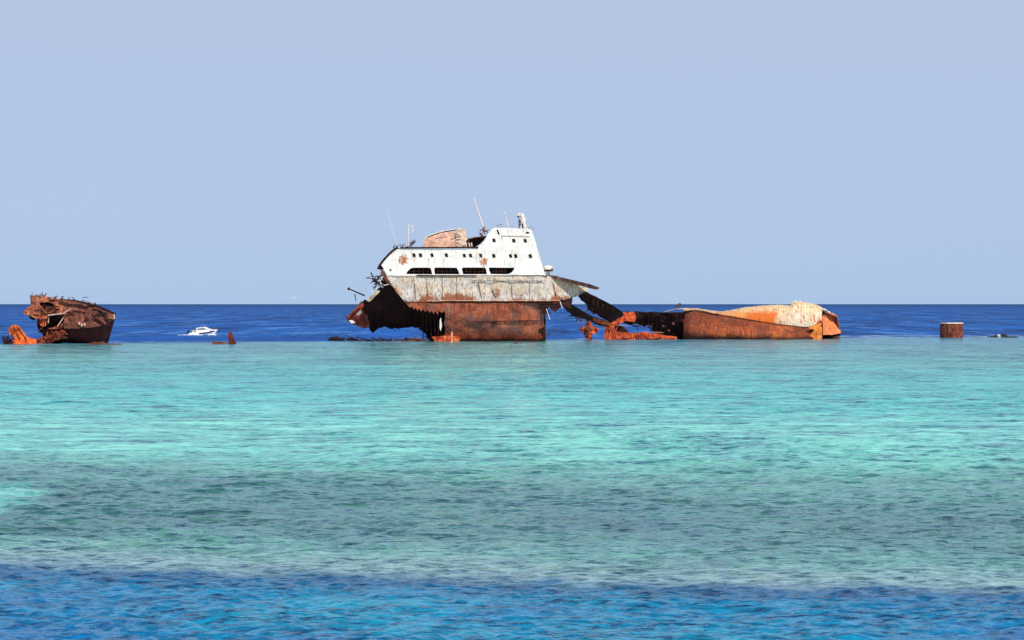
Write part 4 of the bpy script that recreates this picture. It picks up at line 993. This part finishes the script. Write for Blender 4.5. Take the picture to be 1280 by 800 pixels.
def post(t, f):
    bm = bmesh.new(); tube(bm, f.p(564.2, 431, 0), f.p(564.8, 416, 0), .26, .2, 10); tube(bm, f.p(564.8, 416, 0), f.p(564.2, 414.6, 0), .2, .08, 10); obj('post_shaft', bm, plain('salmon_rust_post', lin(220, 130, 96), .7, .25), t)
    bm = bmesh.new(); bar(bm, f.p(562, 428.6, -.3), f.p(567, 428.6, -.3), .3, .24); obj('post_collar', bm, M['rust_dark'], t)
scrap('steel_post', 'short salmon orange post standing in front of the rusty hull', 'post', 564.4, 410.0, post)
def cone(t, f):
    bm = bmesh.new(); c = f.p(646, 431.6, 0)
    loft(bm, [[c + Vector((r * math.cos(a), r * math.sin(a), z)) for a in [2 * math.pi * k / 10 for k in range(10)]] for r, z in ((.42, -.1), (.4, .12), (.2, .3), (.15, .55), (.2, .66), (.02, .76))], True)
    obj('bollard_body', bm, rust_mat('rust_bollard', [(0, lin(80, 30, 24)), (1, lin(140, 66, 50))]), t)
    bm = bmesh.new(); bar(bm, f.p(643.4, 430.2, 0), f.p(649, 430.4, 0), .4, .12); obj('bollard_foot', bm, M['rust_dark'], t)
scrap('sunken_bollard', 'small rusty mushroom shaped bollard just above the water, before the hull middle', 'bollard', 646, 392.0, cone)
scrap('reef_scrap', 'thin dark scrap awash at the forward foot of the rusty hull', 'scrap', 668, 416.0, debris([(662, 427), (668, 426.8), (674, 426.8)], 12, 205, (.4, 1.2), (.06, .16)), G)
scrap('reef_scrap', 'thin broken strips awash in front of the orange frames, centre right', 'scrap', 800, 436.0, debris([(775, 424.6), (784, 424.4), (795, 424.6), (806, 424.6), (818, 424.8)], 16, 206, (.5, 1.8), (.06, .16), 'rust_dark', .8), G)
scrap('flat_spar', 'long flat reddish spar lying on the water right of the bow section', 'beam', 131, 386.0, debris([(114, 430), (120, 429.6), (124, 429), (118, 431)], 26, 207, (.4, 1.3), (.08, .2), 'rust_brown', base=[(110, 430), (120, 428.4), (130, 429.6), (152, 429.8), (153.5, 431), (136, 431.8), (112, 431.8)]), G)
def rocks(t, f):
    rnd = random.Random(3); bm = bmesh.new()
    for (x, y, s) in ((1236, 421.6, .8), (1241, 421.2, .9), (1246, 420.2, .9), (1250, 421.4, .7), (1255, 419.4, 1.0), (1258, 421, .9), (1264, 421.4, .8), (1270, 421.6, .7)):
        c = f.p(x, y, rnd.uniform(-.6, .6)); mt = __import__('mathutils').Matrix.Translation(c) @ __import__('mathutils').Matrix.Diagonal((s * 1.1, s, s * .42, 1))
        r = bmesh.ops.create_icosphere(bm, subdivisions=3, radius=.55, matrix=mt)
        for v in r['verts']: v.co += (v.co - c).normalized() * .22 * noise.fractal(v.co * 2.2, 1, 2, 3)
    obj('coral_rocks', bm, plain('dark_wet_coral', lin(46, 52, 50), .7, .5), t)
    bm = bmesh.new(); c = f.p(1248.6, 420.2, -.5)
    r = bmesh.ops.create_icosphere(bm, subdivisions=2, radius=.35, matrix=__import__('mathutils').Matrix.Translation(c)); 
    for v in r['verts']: v.co += (v.co - c) * .3 * noise.noise(v.co * 3)
    obj('pale_rock', bm, plain('pale_coral', lin(190, 178, 170), .8, .2), t)
scrap('coral_outcrop', 'low dark rocks breaking the surface at the far right edge of the sea', 'rocks', 1252, 468.0, rocks)

# ================================================================== MOTORBOAT
D4 = 503.0
mb = thing('motorboat', 'small white motorboat with dark hull stripe crossing the deep blue water, left', 'motorboat', 254, D4)
mb.scale = (.93, .93, .93); mb.rotation_euler = (R(1.5), R(-3.5), R(-8))
M['boatw'] = plain('white_gelcoat', lin(240, 240, 238), .3, .04); M['boatd'] = plain('navy_stripe', lin(20, 20, 44), .4, .2)
bm = bmesh.new(); Lb = 6.2
def hs(t, k):    # hull section: t along 0..1 stern->bow
    wd = 1.15 * (1 - max(0, (t - .45) / .55) ** 2.2); sh = .72 + .42 * t ** 2; kl = -.35 + .75 * max(0, (t - .7) / .3) ** 2
    x = -Lb / 2 + Lb * t
    return [(0, kl), (wd * .55, kl + .2), (wd * .86, kl + .5 * (sh - kl)), (wd, sh), (wd * .9, sh), (wd * .84, sh - .08)], x
rings = []
for i in range(19):
    s_, x = hs(i / 18, 0); r = [Vector((x + (.25 * z if i == 18 else 0), -y, z)) for y, z in s_][::-1] + [Vector((x, y, z)) for y, z in s_[1:]]
    rings.append(r)
loft(bm, rings, True, True); bh = obj('hull', bm, M['boatw'], mb, True)
bm = bmesh.new()
for sgn in (-1, 1):
    for i in range(7, 18):
        for (a, b_) in ((i / 18, (i + 1) / 18),):
            s1, x1 = hs(a, 0); s2, x2 = hs(b_, 0)
            q = [(x1, s1[2], s1[3]), (x2, s2[2], s2[3])]; v = []
            for (x, lo_, hi_) in q:
                for f_ in (.12, .62): v.append(Vector((x, sgn * (lo_[0] + (hi_[0] - lo_[0]) * f_ + .03), lo_[1] + (hi_[1] - lo_[1]) * f_)))
            w_ = [bm.verts.new(p) for p in v]; bm.faces.new([w_[0], w_[2], w_[3], w_[1]])
obj('hull_stripe', bm, M['boatd'], mb)
bm = bmesh.new()
def prism(bm, prof, y0, y1):
    a = [bm.verts.new((x, y0, z)) for x, z in prof]; b_ = [bm.verts.new((x, y1, z)) for x, z in prof]; n = len(prof)
    for i in range(n): bm.faces.new([a[i], a[(i + 1) % n], b_[(i + 1) % n], b_[i]])
    bm.faces.new(a[::-1]); bm.faces.new(b_)
prism(bm, [(-1.5, .72), (-1.35, 1.75), (.6, 1.85), (1.7, 1.15), (2.6, 1.02), (2.6, .8)], -.8, .8)
bmesh.ops.bevel(bm, geom=bm.edges[:], offset=.08, segments=2, affect='EDGES')
cabn = obj('cabin', bm, M['boatw'], mb)
bm = bmesh.new()
for sgn in (-1, 1):
    v = [bm.verts.new((x, sgn * .83, z)) for x, z in ((-1.1, 1.3), (-1.05, 1.55), (.45, 1.62), (1.0, 1.25))]; bm.faces.new(v)
obj('cabin_window', bm, plain('tinted_boat_glass', lin(120, 110, 100), .2, .2), cabn)
bm = bmesh.new()
tube(bm, (-.6, .3, 1.8), (-.6, .3, 2.5), .04); tube(bm, (.5, -.3, 1.8), (.45, -.3, 2.5), .04); tube(bm, (1.7, .6, 1.1), (2.7, .25, 1.55), .03); tube(bm, (1.7, -.6, 1.1), (2.7, -.25, 1.55), .03)
obj('grab_rail', bm, M['frame'], mb)
bm = bmesh.new(); prism(bm, [(-3.0, -.3), (-3.1, 1.15), (-3.55, 1.25), (-3.65, .8), (-3.4, .5), (-3.35, -.3)], -.2, .2); obj('outboard_motor', bm, M['boatd'], mb)
bm = bmesh.new(); prism(bm, [(-2.3, .7), (-2.35, 1.25), (-1.9, 1.25), (-1.85, .7)], -.6, .6); obj('stern_seat', bm, plain('boat_seat', lin(206, 200, 188), .6, .1), mb)
# wake: foam thrown behind the boat
bm = bmesh.new(); rnd = random.Random(2); b0 = W(221, 0, D4).x; b1 = W(250, 0, D4).x
for k in range(26):
    t = k / 25; x = b0 + (b1 - b0) * t ** .8 + (3 if k % 5 == 0 else 0); s = .07 + .16 * t
    mt = __import__('mathutils').Matrix.Translation((x, D4 + rnd.uniform(-.8, .5) - 1.0, .05)) @ __import__('mathutils').Matrix.Diagonal((s * 2.5, s * 1.5, s * .8, 1))
    bmesh.ops.create_icosphere(bm, subdivisions=1, radius=1, matrix=mt)
wk = obj('boat_wake', bm, plain('white_foam', lin(228, 234, 240), .9, .05)); wk['kind'] = 'stuff'

# ================================================================== gull
D5 = 300.0
g = thing('seabird', 'tiny pale seabird flying just above the horizon, left of the main wreck', 'bird', 366, D5); fg = Frame(g, D5)
bm = bmesh.new(); c = fg.p(366, 372, 0)
loft(bm, [[c + Vector((x, r * math.cos(a), r * .9 * math.sin(a))) for a in [2 * math.pi * k / 10 for k in range(10)]] for x, r in ((-.26, .01), (-.18, .05), (-.05, .08), (.08, .075), (.14, .045), (.19, .05), (.23, .035), (.29, .005))], True)
bd = obj('bird_body', bm, plain('white_plumage', lin(235, 236, 238), .8, .05), g, True)
for sgn in (-1, 1):
    bm = bmesh.new(); st_ = [(0, 0, .11, 0), (.22, .10, .10, 0), (.42, .08, .06, -.05), (.6, .02, .012, -.12)]
    loft(bm, [[c + Vector((xo + ch, sgn * y, z + .0)), c + Vector((xo, sgn * y, z + .02)), c + Vector((xo - ch, sgn * y, z)), c + Vector((xo, sgn * y, z - .01))] for y, z, ch, xo in st_], True, True)
    obj('wing', bm, plain('grey_white_wing', lin(205, 208, 214), .8, .05), g)
